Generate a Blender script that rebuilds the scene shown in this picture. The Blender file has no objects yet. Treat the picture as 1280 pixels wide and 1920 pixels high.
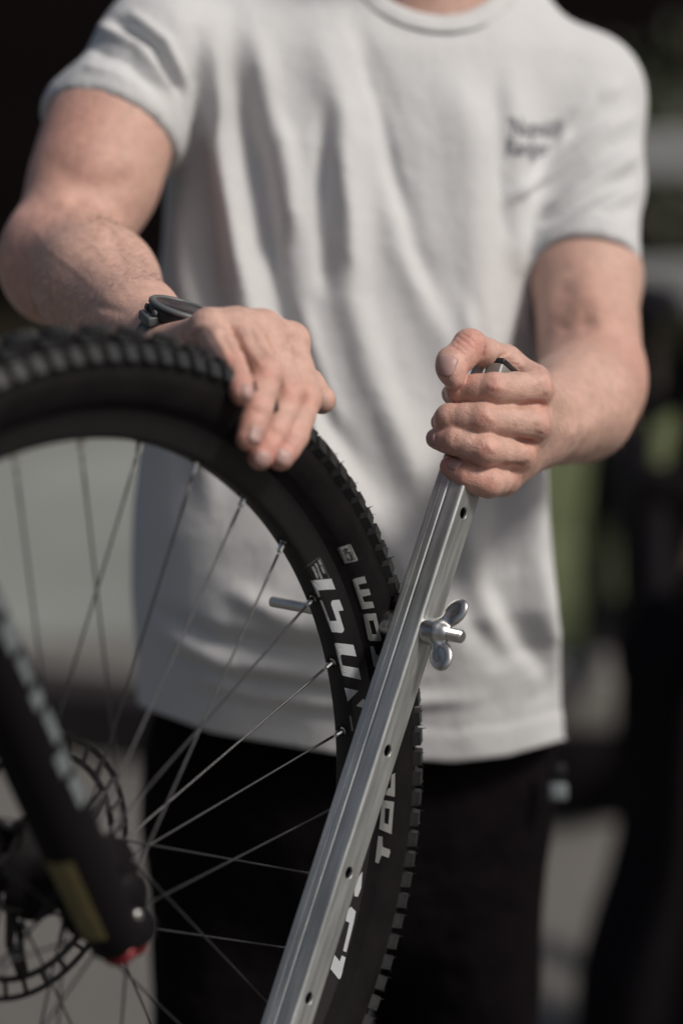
import bpy, bmesh, math, random
import numpy as np
from mathutils import Vector, Matrix
from mathutils.bvhtree import BVHTree
from mathutils.geometry import tessellate_polygon
random.seed(7); RNG = np.random.default_rng(7)
SC = bpy.context.scene

# ---------------------------------------------------------------- camera, light
PITCH = math.radians(12.09)
CAMZ = 1.50
FPX = 4533.0
cd = bpy.data.cameras.new('camera'); cam = bpy.data.objects.new('camera', cd)
SC.collection.objects.link(cam); SC.camera = cam
cam.location = (0, 0, CAMZ); cam.rotation_euler = (math.pi / 2 - PITCH, 0, 0)
cd.sensor_fit = 'VERTICAL'; cd.sensor_height = 36; cd.sensor_width = 24; cd.lens = 85
cd.clip_start = .05; cd.clip_end = 200
cd.dof.use_dof = True; cd.dof.focus_distance = 1.737; cd.dof.aperture_fstop = 1.9
cd.dof.aperture_blades = 0

SUN_DIR = Vector((.60, -.34, .72)).normalized()     # towards the sun
W = bpy.data.worlds.new('World'); SC.world = W; W.use_nodes = True
nt = W.node_tree; nt.nodes.clear()
wo = nt.nodes.new('ShaderNodeOutputWorld'); bgn = nt.nodes.new('ShaderNodeBackground')
sky = nt.nodes.new('ShaderNodeTexSky'); sky.sky_type = 'NISHITA'; sky.sun_disc = False
sky.sun_elevation = math.asin(SUN_DIR.z); sky.sun_rotation = math.atan2(SUN_DIR.x, SUN_DIR.y)
sky.air_density = 1.0; sky.dust_density = 4.0; sky.ozone_density = 1.0
hsv = nt.nodes.new('ShaderNodeHueSaturation'); hsv.inputs['Saturation'].default_value = .85
nt.links.new(sky.outputs[0], hsv.inputs['Color']); nt.links.new(hsv.outputs[0], bgn.inputs[0])
nt.links.new(bgn.outputs[0], wo.inputs[0]); bgn.inputs[1].default_value = .050
sl = bpy.data.lights.new('sun', 'SUN'); so = bpy.data.objects.new('sun', sl); SC.collection.objects.link(so)
sl.energy = 2.3; sl.angle = math.radians(13); sl.color = (1, .93, .85)
so.rotation_euler = SUN_DIR.to_track_quat('Z', 'Y').to_euler()
SC.view_settings.view_transform = 'Standard'; SC.view_settings.look = 'None'
SC.view_settings.exposure = 0.30; SC.view_settings.gamma = 1; SC.view_settings.use_curve_mapping = False
SC.cycles.use_denoising = True

# ---------------------------------------------------------------- frames of reference
CP, SP = math.cos(PITCH), math.sin(PITCH)
def D(x, y, z):
    """camera-axes direction (right, down, forward) -> world"""
    return Vector((x, z * CP - y * SP, -z * SP - y * CP))
def P(px, py, d):
    """a measured point: photo pixel and distance along the lens axis -> world"""
    v = D((px - 640) / FPX * d, (py - 960) / FPX * d, d); v.z += CAMZ
    return v
def to_px(V):
    V = np.asarray(V, float); x = V[:, 0]; y = V[:, 1]; z = V[:, 2] - CAMZ
    f = y * CP - z * SP; dn = -(y * SP + z * CP)
    return np.stack([640 + FPX * x / f, 960 + FPX * dn / f], 1)

# ---------------------------------------------------------------- object helpers
COL = SC.collection
def tag(o, label=None, cat=None, group=None, kind=None):
    if label: o['label'] = label
    if cat: o['category'] = cat
    if group: o['group'] = group
    if kind: o['kind'] = kind
    return o
def empty(name, loc, label, cat, group=None):
    o = bpy.data.objects.new(name, None); COL.objects.link(o); o.location = loc
    o.empty_display_size = .05
    return tag(o, label, cat, group)
def adopt(o, parent):
    """parent without moving (parents are unrotated, unscaled)"""
    if parent is not None:
        off = Vector((0, 0, 0)); q = parent
        while q is not None: off += q.location; q = q.parent
        o.parent = parent; o.location = Vector(o.location) - off
    return o
def link_mesh(name, me, mat, parent=None, smooth=True):
    if mat is not None and not me.materials: me.materials.append(mat)
    if smooth: me.shade_smooth()
    o = bpy.data.objects.new(name, me); COL.objects.link(o)
    return adopt(o, parent)
def mesh_from(name, V, F, mat=None, parent=None, smooth=True):
    me = bpy.data.meshes.new(name)
    me.from_pydata([tuple(v) for v in V], [], [tuple(f) for f in F]); me.update()
    return link_mesh(name, me, mat, parent, smooth)
def mesh_np(name, V, Q, mat=None, parent=None, smooth=True):
    """fast: all quads"""
    me = bpy.data.meshes.new(name); n = len(V); q = len(Q)
    me.vertices.add(n); me.vertices.foreach_set('co', np.asarray(V, np.float32).ravel())
    me.loops.add(q * 4); me.loops.foreach_set('vertex_index', np.asarray(Q, np.int32).ravel())
    me.polygons.add(q); me.polygons.foreach_set('loop_start', np.arange(0, q * 4, 4, dtype=np.int32))
    me.update(calc_edges=True); me.validate()
    return link_mesh(name, me, mat, parent, smooth)
def bm_obj(name, bm, mat, parent=None, smooth=True):
    bmesh.ops.recalc_face_normals(bm, faces=bm.faces)
    me = bpy.data.meshes.new(name); bm.to_mesh(me); bm.free()
    return link_mesh(name, me, mat, parent, smooth)
def frame_of(axis, hint=Vector((0, 0, 1))):
    a = Vector(axis).normalized()
    h = Vector(hint)
    if abs(a.dot(h.normalized())) > .98: h = Vector((1, 0, 0))
    x = h.cross(a).normalized(); y = a.cross(x)
    return x, y, a
def add_lathe(bm, O, axis, prof, seg=32, hint=Vector((0, 0, 1)), close=False):
    """prof: (distance along axis, radius)"""
    x, y, a = frame_of(axis, hint); rings = []
    for h, r in prof:
        rings.append([bm.verts.new(O + a * h + (x * math.cos(t) + y * math.sin(t)) * r)
                      for t in (2 * math.pi * k / seg for k in range(seg))])
    for i in range(len(rings) - 1):
        for k in range(seg):
            bm.faces.new((rings[i][k], rings[i][(k + 1) % seg], rings[i + 1][(k + 1) % seg], rings[i + 1][k]))
    if not close:
        bm.faces.new(rings[0][::-1]); bm.faces.new(rings[-1])
    else:
        for k in range(seg):
            bm.faces.new((rings[-1][k], rings[-1][(k + 1) % seg], rings[0][(k + 1) % seg], rings[0][k]))
def add_tube(bm, pts, rad, seg=10, cap=True):
    pts = [Vector(p) for p in pts]
    rads = rad if isinstance(rad, (list, tuple)) else [rad] * len(pts)
    t0 = (pts[1] - pts[0]).normalized(); x, y, _ = frame_of(t0); rings = []
    for i, p in enumerate(pts):
        t = (pts[min(i + 1, len(pts) - 1)] - pts[max(i - 1, 0)]).normalized()
        x = (x - t * x.dot(t)).normalized(); y = t.cross(x)
        rings.append([bm.verts.new(p + (x * math.cos(a) + y * math.sin(a)) * rads[i])
                      for a in (2 * math.pi * k / seg for k in range(seg))])
    for i in range(len(rings) - 1):
        for k in range(seg):
            bm.faces.new((rings[i][k], rings[i][(k + 1) % seg], rings[i + 1][(k + 1) % seg], rings[i + 1][k]))
    if cap: bm.faces.new(rings[0][::-1]); bm.faces.new(rings[-1])
def add_box(bm, O, X, Y, Z, bev=0):
    """centre and three half-extent vectors"""
    b = bmesh.new(); bmesh.ops.create_cube(b, size=2)
    if bev:
        L = [v.length for v in (X, Y, Z)]
        for v in b.verts: v.co = Vector((v.co.x * L[0], v.co.y * L[1], v.co.z * L[2]))
        bmesh.ops.bevel(b, geom=b.edges[:], offset=bev, segments=2, affect='EDGES', profile=.5)
        for v in b.verts: v.co = Vector((v.co.x / L[0], v.co.y / L[1], v.co.z / L[2]))
    for v in b.verts: v.co = O + X * v.co.x + Y * v.co.y + Z * v.co.z
    m = bpy.data.meshes.new('t'); b.to_mesh(m); b.free(); bm.from_mesh(m); bpy.data.meshes.remove(m)

# ---------------------------------------------------------------- materials
def material(name, base, rough=.5, metal=0, noise=None, bump=None, rvar=0, spec=.5, extra=None, attr=None, sss=None):
    """noise: (scale, strength, detail[, stretch xyz]); bump: list of (scale, strength, distance[, stretch])"""
    m = bpy.data.materials.new(name); m.use_nodes = True; t = m.node_tree; b = t.nodes['Principled BSDF']
    b.inputs['Base Color'].default_value = (*base, 1); b.inputs['Roughness'].default_value = rough
    b.inputs['Metallic'].default_value = metal; b.inputs['Specular IOR Level'].default_value = spec
    tc = t.nodes.new('ShaderNodeTexCoord')
    def coord(st):
        mp = t.nodes.new('ShaderNodeMapping'); t.links.new(tc.outputs['Object'], mp.inputs[0])
        mp.inputs['Scale'].default_value = st; return mp.outputs[0]
    src = None
    if noise:
        n = t.nodes.new('ShaderNodeTexNoise'); n.inputs['Scale'].default_value = noise[0]; n.inputs['Detail'].default_value = noise[2]
        n.inputs['Roughness'].default_value = .65
        t.links.new(coord(noise[3] if len(noise) > 3 else (1, 1, 1)), n.inputs['Vector'])
        r = t.nodes.new('ShaderNodeMapRange'); r.inputs['From Min'].default_value = .3; r.inputs['From Max'].default_value = .7
        r.inputs['To Min'].default_value = 1 - noise[1]; r.inputs['To Max'].default_value = 1 + noise[1]
        t.links.new(n.outputs[0], r.inputs[0])
        mx = t.nodes.new('ShaderNodeVectorMath'); mx.operation = 'SCALE'; mx.inputs[0].default_value = base
        t.links.new(r.outputs[0], mx.inputs['Scale']); src = mx.outputs[0]
        if rvar:
            r2 = t.nodes.new('ShaderNodeMapRange'); r2.inputs['From Min'].default_value = .3; r2.inputs['From Max'].default_value = .7
            r2.inputs['To Min'].default_value = max(.03, rough - rvar); r2.inputs['To Max'].default_value = min(1, rough + rvar)
            t.links.new(n.outputs[0], r2.inputs[0]); t.links.new(r2.outputs[0], b.inputs['Roughness'])
    if attr:
        a = t.nodes.new('ShaderNodeAttribute'); a.attribute_name = attr
        mm = t.nodes.new('ShaderNodeVectorMath'); mm.operation = 'MULTIPLY'
        if src: t.links.new(src, mm.inputs[0])
        else: mm.inputs[0].default_value = base
        t.links.new(a.outputs['Color'], mm.inputs[1]); src = mm.outputs[0]
    if src: t.links.new(src, b.inputs['Base Color'])
    last = None
    for q in bump or []:
        n = t.nodes.new('ShaderNodeTexNoise' if q[0] > 0 else 'ShaderNodeTexVoronoi')
        if q[0] < 0: n.feature = 'DISTANCE_TO_EDGE'
        else: n.inputs['Detail'].default_value = 4
        n.inputs['Scale'].default_value = abs(q[0])
        t.links.new(coord(q[3] if len(q) > 3 else (1, 1, 1)), n.inputs['Vector'])
        bp = t.nodes.new('ShaderNodeBump'); bp.inputs['Strength'].default_value = q[1]; bp.inputs['Distance'].default_value = q[2]
        t.links.new(n.outputs[0], bp.inputs['Height'])
        if last: t.links.new(last, bp.inputs['Normal'])
        last = bp.outputs[0]
    if last: t.links.new(last, b.inputs['Normal'])
    if sss:
        b.inputs['Subsurface Weight'].default_value = sss; b.inputs['Subsurface Radius'].default_value = (1, .35, .2)
        b.inputs['Subsurface Scale'].default_value = .006
    if extra: extra(t, b)
    return m
M = {}
M['skin'] = material('skin', (.56, .355, .29), .40, noise=(110, .13, 6), attr='tint', sss=.22, spec=.4,
                     bump=[(700, .5, .0008), (-1000, .7, .0005), (170, .35, .0022)])
M['nail'] = material('nail', (.44, .275, .25), .48, noise=(90, .05, 2), spec=.5, sss=.1)
M['shirt'] = material('shirt_cotton', (.55, .557, .565), .92, noise=(16, .03, 5), spec=.12,
                      bump=[(1500, .3, .0006, (1, 1, .35)), (55, .30, .004), (26, .40, .009, (1, 1, .4))])
M['shirt_print'] = material('shirt_print', (.15, .16, .185), .85, spec=.1)
M['trousers'] = material('trousers_cloth', (.0048, .0036, .0046), .95, noise=(30, .2, 4), spec=.06, bump=[(900, .3, .0005), (13, .7, .03)])
M['rubber'] = material('tyre_rubber', (.0062, .0050, .0060), .70, noise=(38, .5, 8), rvar=.08, spec=.13, bump=[(350, .2, .0006), (40, .12, .002)])
M['knob'] = material('knob_rubber', (.018, .0185, .019), .50, noise=(160, .3, 5), rvar=.12, spec=.42, bump=[(900, .3, .0005)])
M['rim'] = material('rim_anodised', (.010, .0085, .010), .45, noise=(80, .1, 3), metal=.0, spec=.4, bump=[(1400, .1, .0002)])
M['decal'] = material('decal_white', (.42, .44, .46), .6, noise=(120, .05, 3), spec=.3)
M['decal_dim'] = material('decal_tyre_print', (.22, .225, .22), .7, noise=(200, .08, 4), spec=.2)
M['decal_black'] = material('decal_black_print', (.014, .013, .014), .6)
M['spoke'] = material('spoke_steel', (.05, .05, .053), .34, metal=.6, noise=(60, .2, 3))
M['nipple'] = material('nipple_silver', (.72, .71, .69), .25, metal=1, noise=(300, .1, 3))
M['alu'] = material('bar_aluminium', (.42, .435, .43), .42, metal=.75, noise=(24, .26, 9, (7, 7, .55)), rvar=.14,
                    bump=[(300, .35, .0003, (4, 4, .12)), (90, .22, .0007)])
M['zinc'] = material('zinc_plated_steel', (.55, .545, .53), .34, metal=1, noise=(120, .12, 5), rvar=.08, bump=[(160, .25, .0008)])
M['pin'] = material('steel_pin', (.60, .59, .56), .38, metal=.85, noise=(100, .1, 4), rvar=.06)
M['plastic'] = material('black_plastic', (.016, .016, .018), .35, noise=(200, .2, 3), spec=.45)
M['fork'] = material('fork_paint', (.005, .004, .005), .6, noise=(30, .1, 3), spec=.12)
M['yellow'] = material('yellow_decal', (.13, .11, .048), .55, noise=(120, .35, 4, (1, 1, 3)), spec=.3)
M['red'] = material('red_anodised', (.16, .008, .014), .4, metal=.3, noise=(60, .1, 2))
M['rotor'] = material('rotor_steel', (.035, .034, .035), .35, metal=.9, noise=(80, .2, 3))
M['silver'] = material('silver_print', (.13, .15, .16), .45, noise=(70, .3, 3), spec=.5)
M['watchgrey'] = material('watch_bezel_grey', (.10, .11, .115), .5, metal=.1, noise=(200, .1, 2))
M['watchscreen'] = material('watch_glass', (.022, .015, .017), .30, spec=.35)
M['strap'] = material('watch_strap', (.055, .062, .065), .6, noise=(200, .15, 3), bump=[(700, .2, .0004)])
M['concrete'] = material('concrete_ground', (.125, .119, .11), .85, noise=(1.3, .16, 8), bump=[(18, .4, .02)])
M['pale'] = material('pale_concrete', (.215, .228, .213), .85, noise=(.9, .3, 8), bump=[(14, .4, .02)])
M['lawn'] = material('lawn_soil', (.11, .13, .06), .95, noise=(3, .5, 8), bump=[(40, .8, .03)])
M['soil'] = material('bare_soil', (.022, .02, .014), .95, noise=(3, .5, 8), spec=.05, bump=[(40, .8, .03)])
M['blade'] = material('grass_blade', (.16, .19, .08), .6, noise=(2.5, .5, 4))
M['leaf'] = material('leaf_green', (.065, .078, .042), .5, noise=(1.6, .6, 4))
M['stem'] = material('stem_bark', (.045, .034, .026), .9, noise=(12, .4, 5))
M['darkwood'] = material('dark_timber', (.016, .012, .013), .9, noise=(7, .35, 6, (4, 4, .4)), bump=[(40, .4, .004)])
M['board'] = material('shed_board', (.0075, .0052, .0058), .95, noise=(5, .35, 6, (4, 4, .4)), spec=.05, bump=[(40, .4, .004)])
M['railgrey'] = material('weathered_rail', (.27, .275, .275), .8, noise=(8, .25, 6, (.4, 3, 3)), bump=[(50, .4, .003)])
M['post'] = material('brown_post', (.15, .112, .095), .85, noise=(8, .35, 6, (3, 3, .4)), bump=[(50, .4, .003)])
M['blackpaint'] = material('black_paint', (.006, .0046, .006), .7, noise=(10, .2, 3), spec=.12)
M['bagcloth'] = material('dark_cloth', (.007, .0055, .007), .9, noise=(10, .2, 3), spec=.1)
M['shoe'] = material('shoe_leather', (.03, .027, .027), .6, noise=(30, .2, 3))
M['hair'] = material('dark_brown_hair', (.035, .022, .015), .6, noise=(80, .4, 4), bump=[(300, .6, .002)])
M['fuzz'] = material('arm_hair_blond', (.27, .18, .12), .5)
M['tan'] = material('tan_pad', (.20, .19, .175), .8, noise=(6, .2, 4))

# ================================================================ SETTING
def sheet(name, corners, z, mat, kind='structure', n=1):
    o = mesh_from(name, [(x, y, z) for x, y in corners], [tuple(range(len(corners)))], mat, None, False)
    return tag(o, kind=kind)
sheet('ground', [(-60, -30), (60, -30), (60, 90), (-60, 90)], 0, M['concrete'])
sheet('path', [(-9, 5.35), (.05, 5.55), (.25, 9.2), (-9, 8.9)], .004, M['pale'])
sheet('lawn', [(.10, 5.0), (9, 4.4), (9, 30), (.40, 30)], .008, M['lawn'])

sheet('soil', [(-12, 8.7), (9, 9.3), (9, 20), (-12, 20)], .012, M['soil'])
def grass():
    V = []; F = []
    for i in range(5200):
        x = .12 + 3.2 * random.random(); y = 5.05 + 6.0 * random.random() ** 1.4
        h = .03 + .07 * random.random(); a = random.random() * 6.283; w = .004 + .004 * random.random()
        dx, dy = math.cos(a) * w, math.sin(a) * w; lx, ly = RNG.normal(0, .02, 2)
        k = len(V); V += [(x - dx, y - dy, .006), (x + dx, y + dy, .006), (x + lx, y + ly, h)]; F.append((k, k + 1, k + 2))
    tag(mesh_from('grass', V, F, M['blade'], None, False), 'short rough grass growing on the lawn behind the man', 'grass', kind='stuff')
grass()

# dark timber shed behind everything: real boards with gaps
def shed():
    r = empty('timber_shed', (-1.0, 11.3, 0), 'dark timber shed with vertical boards standing behind the man', 'shed')
    bm = bmesh.new(); add_box(bm, Vector((-1, 13.4, 1.7)), Vector((7.8, 0, 0)), Vector((0, 2.0, 0)), Vector((0, 0, 1.7)))
    bm_obj('wall', bm, M['board'], r, False)
    bm = bmesh.new(); add_box(bm, Vector((0, 0, 0)), Vector((.094, 0, 0)), Vector((0, .014, 0)), Vector((0, 0, 1.66)), .004)
    me = bpy.data.meshes.new('board'); bm.to_mesh(me); bm.free(); me.materials.append(M['board'])
    for i in range(78):
        o = bpy.data.objects.new('board', me); COL.objects.link(o)
        o.location = (-8.7 + i * .2, 11.38 + random.uniform(-.006, .006), 1.68); adopt(o, r)
    bm = bmesh.new()
    v = [bm.verts.new(p) for p in ((-9.3, 11.0, 3.35), (7.3, 11.0, 3.35), (7.3, 13.4, 4.5), (-9.3, 13.4, 4.5), (-9.3, 11.0, 3.43), (7.3, 11.0, 3.43), (7.3, 13.4, 4.58), (-9.3, 13.4, 4.58))]
    for f in ((0, 1, 2, 3), (7, 6, 5, 4), (0, 4, 5, 1), (1, 5, 6, 2), (2, 6, 7, 3), (3, 7, 4, 0)): bm.faces.new([v[i] for i in f])
    bm_obj('roof', bm, M['darkwood'], r, False)
shed()

def bush(x, y, rx, ry, rz, label, n=1500):
    r = empty('shrub', (x, y, 0), label, 'shrub', 'dark green shrubs behind the lawn')
    V = []; F = []
    for i in range(n):
        th = random.random() * 6.283; ph = math.acos(random.uniform(-.5, 1)); q = random.uniform(.55, 1.02) * (1 + .16 * math.sin(5 * th + 3 * ph))
        c = Vector((x + rx * q * math.cos(th) * math.sin(ph), y + ry * q * math.sin(th) * math.sin(ph), rz * .5 + rz * .55 * q * math.cos(ph)))
        if c.z < .04: continue
        n_ = Vector(RNG.normal(0, 1, 3)).normalized(); s = random.uniform(.03, .06); a, b, _ = frame_of(n_)
        k = len(V); V += [c - a * s * .45, c - b * s, c + a * s * .45, c + b * s]; F.append((k, k + 1, k + 2, k + 3))
    mesh_from('foliage', V, F, M['leaf'], r, False)
    bm = bmesh.new()
    for i in range(7):
        a = i * .9; add_tube(bm, [(x, y, 0), (x + rx * .3 * math.cos(a), y + ry * .3 * math.sin(a), rz * .4), (x + rx * .6 * math.cos(a), y + ry * .6 * math.sin(a), rz * .8)], [.02, .012, .005], 6)
    bm_obj('stem', bm, M['stem'], r)
bush(1.25, 9.2, .75, .6, 1.25, 'loose green shrub at the edge of the lawn, nearest the man')
bush(2.3, 9.6, .8, .6, 1.35, 'green shrub on the lawn behind the fence at the far right')
bush(-3.6, 10.2, .9, .5, 1.2, 'dark green shrub against the shed at far left')

def fence():
    r = empty('timber_fence', (1.3, 5.2, 0), 'fence with two pale grey rails on brown posts at the right edge', 'fence')
    for z, hh, x0 in ((1.165, .050, .60), (.885, .052, .58)):
        bm = bmesh.new(); add_box(bm, Vector(((x0 + 3.6) / 2, 5.2, z)), Vector(((3.6 - x0) / 2, 0, 0)), Vector((0, .02, 0)), Vector((0, 0, hh)), .006)
        bm_obj('rail', bm, M['railgrey'], r, False)
    for x in (.66, .80, 1.9, 3.0):
        bm = bmesh.new(); add_box(bm, Vector((x, 5.262, .42 if x < 1 else .63)), Vector((.028, 0, 0)), Vector((0, .038, 0)), Vector((0, 0, .42 if x < 1 else .63)), .006)
        bm_obj('post', bm, M['post'], r, False)
fence()

def sleeper():
    bm = bmesh.new()
    a, b = Vector((-2.2, 5.42, .07)), Vector((.22, 4.42, .07))
    d = (b - a); n = Vector((-d.y, d.x, 0)).normalized()
    add_box(bm, (a + b) / 2, d / 2, n * .07, Vector((0, 0, .07)), .012)
    tag(bm_obj('timber_edging', bm, M['darkwood'], None, False), 'dark timber edging beam lying across the ground behind the man', 'edging beam')
sleeper()

# ================================================================ WHEEL
S = .95
WC = D(-.1891 * S, .2452 * S, 1.6312 * S) + Vector((0, 0, CAMZ))
az, el = .8843, -.1347
WN = D(math.sin(az) * math.cos(el), -math.sin(el), -math.cos(az) * math.cos(el)); WN.z = 0; WN.normalize()
WU = Vector((0, 0, 1)).cross(WN).normalized(); 
if WU.x < 0: WU = -WU
WV = Vector((0, 0, 1))
def wp(ang, r, off): return WC + (WU * math.cos(ang) + WV * math.sin(ang)) * r + WN * off
PH0 = 1.0875
bike = empty('mountain_bike', (WC.x, WC.y, 0), 'black mountain bike front end with spoked wheel, knobbly tyre and suspension fork', 'bicycle')
def ring_mesh(name, prof, mat, parent, seg=256, closed=True):
    """surface of revolution about the wheel axis; prof of (radius, offset)"""
    V = []; n = len(prof)
    for k in range(seg):
        t = 2 * math.pi * k / seg
        for r, o in prof: V.append(wp(t, r, o))
    Q = []
    for k in range(seg):
        for j in range(n if closed else n - 1):
            a = k * n + j; b = k * n + (j + 1) % n; c = ((k + 1) % seg) * n
            Q.append((a, b, c + (j + 1) % n, c + j))
    return mesh_np(name, V, Q, mat, parent)
RMJ, RMN = .3225, .0262
prof = []
for k in range(41):       # casing, with faint moulded rings on the sidewall
    t = math.radians(-128 + 256 * k / 40)
    rr = RMN + (.0005 if abs(abs(t) - 1.55) < .06 else 0) + (.0004 if abs(abs(t) - 1.95) < .05 else 0)
    prof.append((RMJ + rr * math.cos(t) * (1.0), rr * math.sin(t) * 1.03))
prof += [(.3005, .0125), (.2965, .0118), (.2965, -.0118), (.3005, -.0125)][:]
tyre = ring_mesh('tyre', prof, M['rubber'], bike, 288)
rim_prof = [(.2826, -.0068), (.2826, .0068), (.2838, .0082), (.2870, .0098), (.3000, .0134), (.3015, .0142), (.3030, .0142), (.3035, .0130),
            (.2990, .0112), (.2990, -.0112), (.3035, -.0130), (.3030, -.0142), (.3015, -.0142), (.3000, -.0134), (.2870, -.0098), (.2838, -.0082)]
rim = ring_mesh('rim', rim_prof, M['rim'], bike, 256)

# knobs
def knob_mesh(kind, spew):
    """local axes: x along the tyre, y across, z outwards; metres"""
    bm = bmesh.new()
    lx, ly, h = {'centre': (.0058, .0062, .0048), 'mid': (.0050, .0050, .0048), 'side': (.0056, .0062, .0062)}[kind]
    def frust(x0, x1, y0, y1, z0, z1, tp):
        v = [bm.verts.new(p) for p in ((x0, y0, z0), (x1, y0, z0), (x1, y1, z0), (x0, y1, z0),
             (x0 + tp, y0 + tp, z1), (x1 - tp * .4, y0 + tp, z1), (x1 - tp * .4, y1 - tp, z1), (x0 + tp, y1 - tp, z1))]
        for f in ((3, 2, 1, 0), (4, 5, 6, 7), (0, 1, 5, 4), (1, 2, 6, 5), (2, 3, 7, 6), (3, 0, 4, 7)): bm.faces.new([v[i] for i in f])
    if kind == 'side':
        frust(-lx, lx, -ly, ly, -.002, h, .0008)
    elif kind == 'centre':       # siped block: two halves and a gap
        frust(-lx, -.0006, -ly, ly, -.002, h, .0007); frust(.0006, lx, -ly, ly, -.002, h * .96, .0007)
    else:
        frust(-lx, lx, -ly, -.0005, -.002, h, .0007); frust(-lx, lx, .0005, ly, -.002, h * .93, .0007)
    for sx, sy, a, b in spew:
        p = Vector((sx * lx * .8, sy * ly * .8, h)); q = p + Vector((a, b, 1)).normalized() * .0030
        add_tube(bm, [p - Vector((0, 0, .0005)), (p + q) / 2 + Vector((.0003, 0, 0)), q], [.00034, .0003, .00012], 4)
    bmesh.ops.recalc_face_normals(bm, faces=bm.faces)
    me = bpy.data.meshes.new('knob_' + kind); bm.to_mesh(me); bm.free(); me.materials.append(M['knob']); return me
KM = {('centre', 0): knob_mesh('centre', []), ('mid', 0): knob_mesh('mid', [(-1, 1, -.2, .2)]),
      ('side', 0): knob_mesh('side', [(1, 1, .3, .1), (-1, 1, -.5, .3)]), ('side', 1): knob_mesh('side', [(1, -1, .2, -.2)]),
      ('side', 2): knob_mesh('side', [(-1, 1, .1, .5), (1, .2, .4, 0)])}
NK = 136
items = []
for k in range(NK):
    a = 2 * math.pi * k / NK
    for sgn in (1, -1):
        if k % 2 == (0 if sgn > 0 else 1): items.append((a, sgn * 13, 'centre', 0))
        else: items.append((a, sgn * 36, 'mid', 0))
        items.append((a + .004 * sgn, sgn * 60, 'side', k % 3))
def knob_matrix(a, beta, jit=0):
    b = math.radians(beta); rad = WU * math.cos(a) + WV * math.sin(a); tan = -WU * math.sin(a) + WV * math.cos(a)
    out = rad * math.cos(b) + WN * math.sin(b); acr = WN * math.cos(b) - rad * math.sin(b)
    if beta < 0: acr = -acr; tan = -tan
    if jit: c, s = math.cos(jit), math.sin(jit); tan, acr = tan * c + acr * s, acr * c - tan * s
    pos = WC + rad * RMJ + out * (RMN - .0002)
    m = Matrix.Identity(4)
    for i in range(3): m[i][0] = tan[i]; m[i][1] = acr[i]; m[i][2] = out[i]; m[i][3] = pos[i]
    return m
def knob_rank(it):
    a, beta = it[0], it[1]
    m = knob_matrix(a, beta); pos = m.to_translation(); out = Vector((m[0][2], m[1][2], m[2][2]))
    q = to_px([pos])[0]; view = (cam.location - pos).normalized()
    if not (-60 < q[0] < 1340 and -60 < q[1] < 1980): return 99
    f = out.dot(view)
    return (0 if f > -.35 else 10) - f * .3 + pos.y * .1 + (5 if q[0] > 640 and q[1] > 1900 else 0)
items.sort(key=knob_rank)
V = []; F = []
for i, (a, beta, kd, vr) in enumerate(items):
    m = knob_matrix(a, beta, random.uniform(-.05, .05)); me = KM[(kd, vr)]
    if i < 290:
        o = bpy.data.objects.new('knob', me); COL.objects.link(o)
        o.parent = tyre; o.matrix_local = m
    else:
        k = len(V); V += [m @ v.co for v in me.vertices]; F += [tuple(k + j for j in p.vertices) for p in me.polygons]
o = mesh_from('tread_knobs', V, F, M['knob'], tyre, False); tag(o, kind='stuff')

# projection of printed marks onto rim and tyre
def bvh_of(o):
    me = o.data; T = Vector((0, 0, 0)); q = o
    while q: T += q.location; q = q.parent
    return BVHTree.FromPolygons([v.co + T for v in me.vertices], [tuple(p.vertices) for p in me.polygons])
BV_T, BV_R = bvh_of(tyre), bvh_of(rim)
def cast(bv, px, py, lift=.00035):
    d = P(px, py, 1.0) - cam.location; d.normalize()
    h = bv.ray_cast(cam.location, d)
    if h[0] is None: return None
    n = h[1] if h[1].dot(d) < 0 else -h[1]
    return h[0] + n * lift
def decal(name, polys, bv, mat, parent, lift=.00035, step=5.0):
    bm = bmesh.new()
    for poly in polys:
        loops = poly if isinstance(poly[0][0], (tuple, list)) else [poly]      # outline, then holes
        L = [[Vector((x, y, 0)) for x, y in lp] for lp in loops]
        vs = [bm.verts.new(v) for lp in L for v in lp]
        for t in tessellate_polygon(L):
            try: bm.faces.new([vs[i] for i in t])
            except ValueError: pass
    for it in range(4):
        long_ = [e for e in bm.edges if e.calc_length() > step * 1.6]
        if not long_: break
        bmesh.ops.subdivide_edges(bm, edges=long_, cuts=1, use_grid_fill=False)
        bmesh.ops.triangulate(bm, faces=[f for f in bm.faces if len(f.verts) > 3])
    bad = []
    for v in bm.verts:
        p = cast(bv, v.co.x, v.co.y, lift)
        if p is None: bad.append(v)
        else: v.co = p
    if bad: bmesh.ops.delete(bm, geom=bad, context='VERTS')
    o = bm_obj(name, bm, mat, parent, False); return o
def A_(pts): return [(560 + x / 5.818, 1000 + y / 5.818) for x, y in pts]
def B_(pts): return [(600 + x / 8, 1180 + y / 8) for x, y in pts]
def C_(pts): return [(580 + x / 4, 1380 + y / 4) for x, y in pts]
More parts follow.
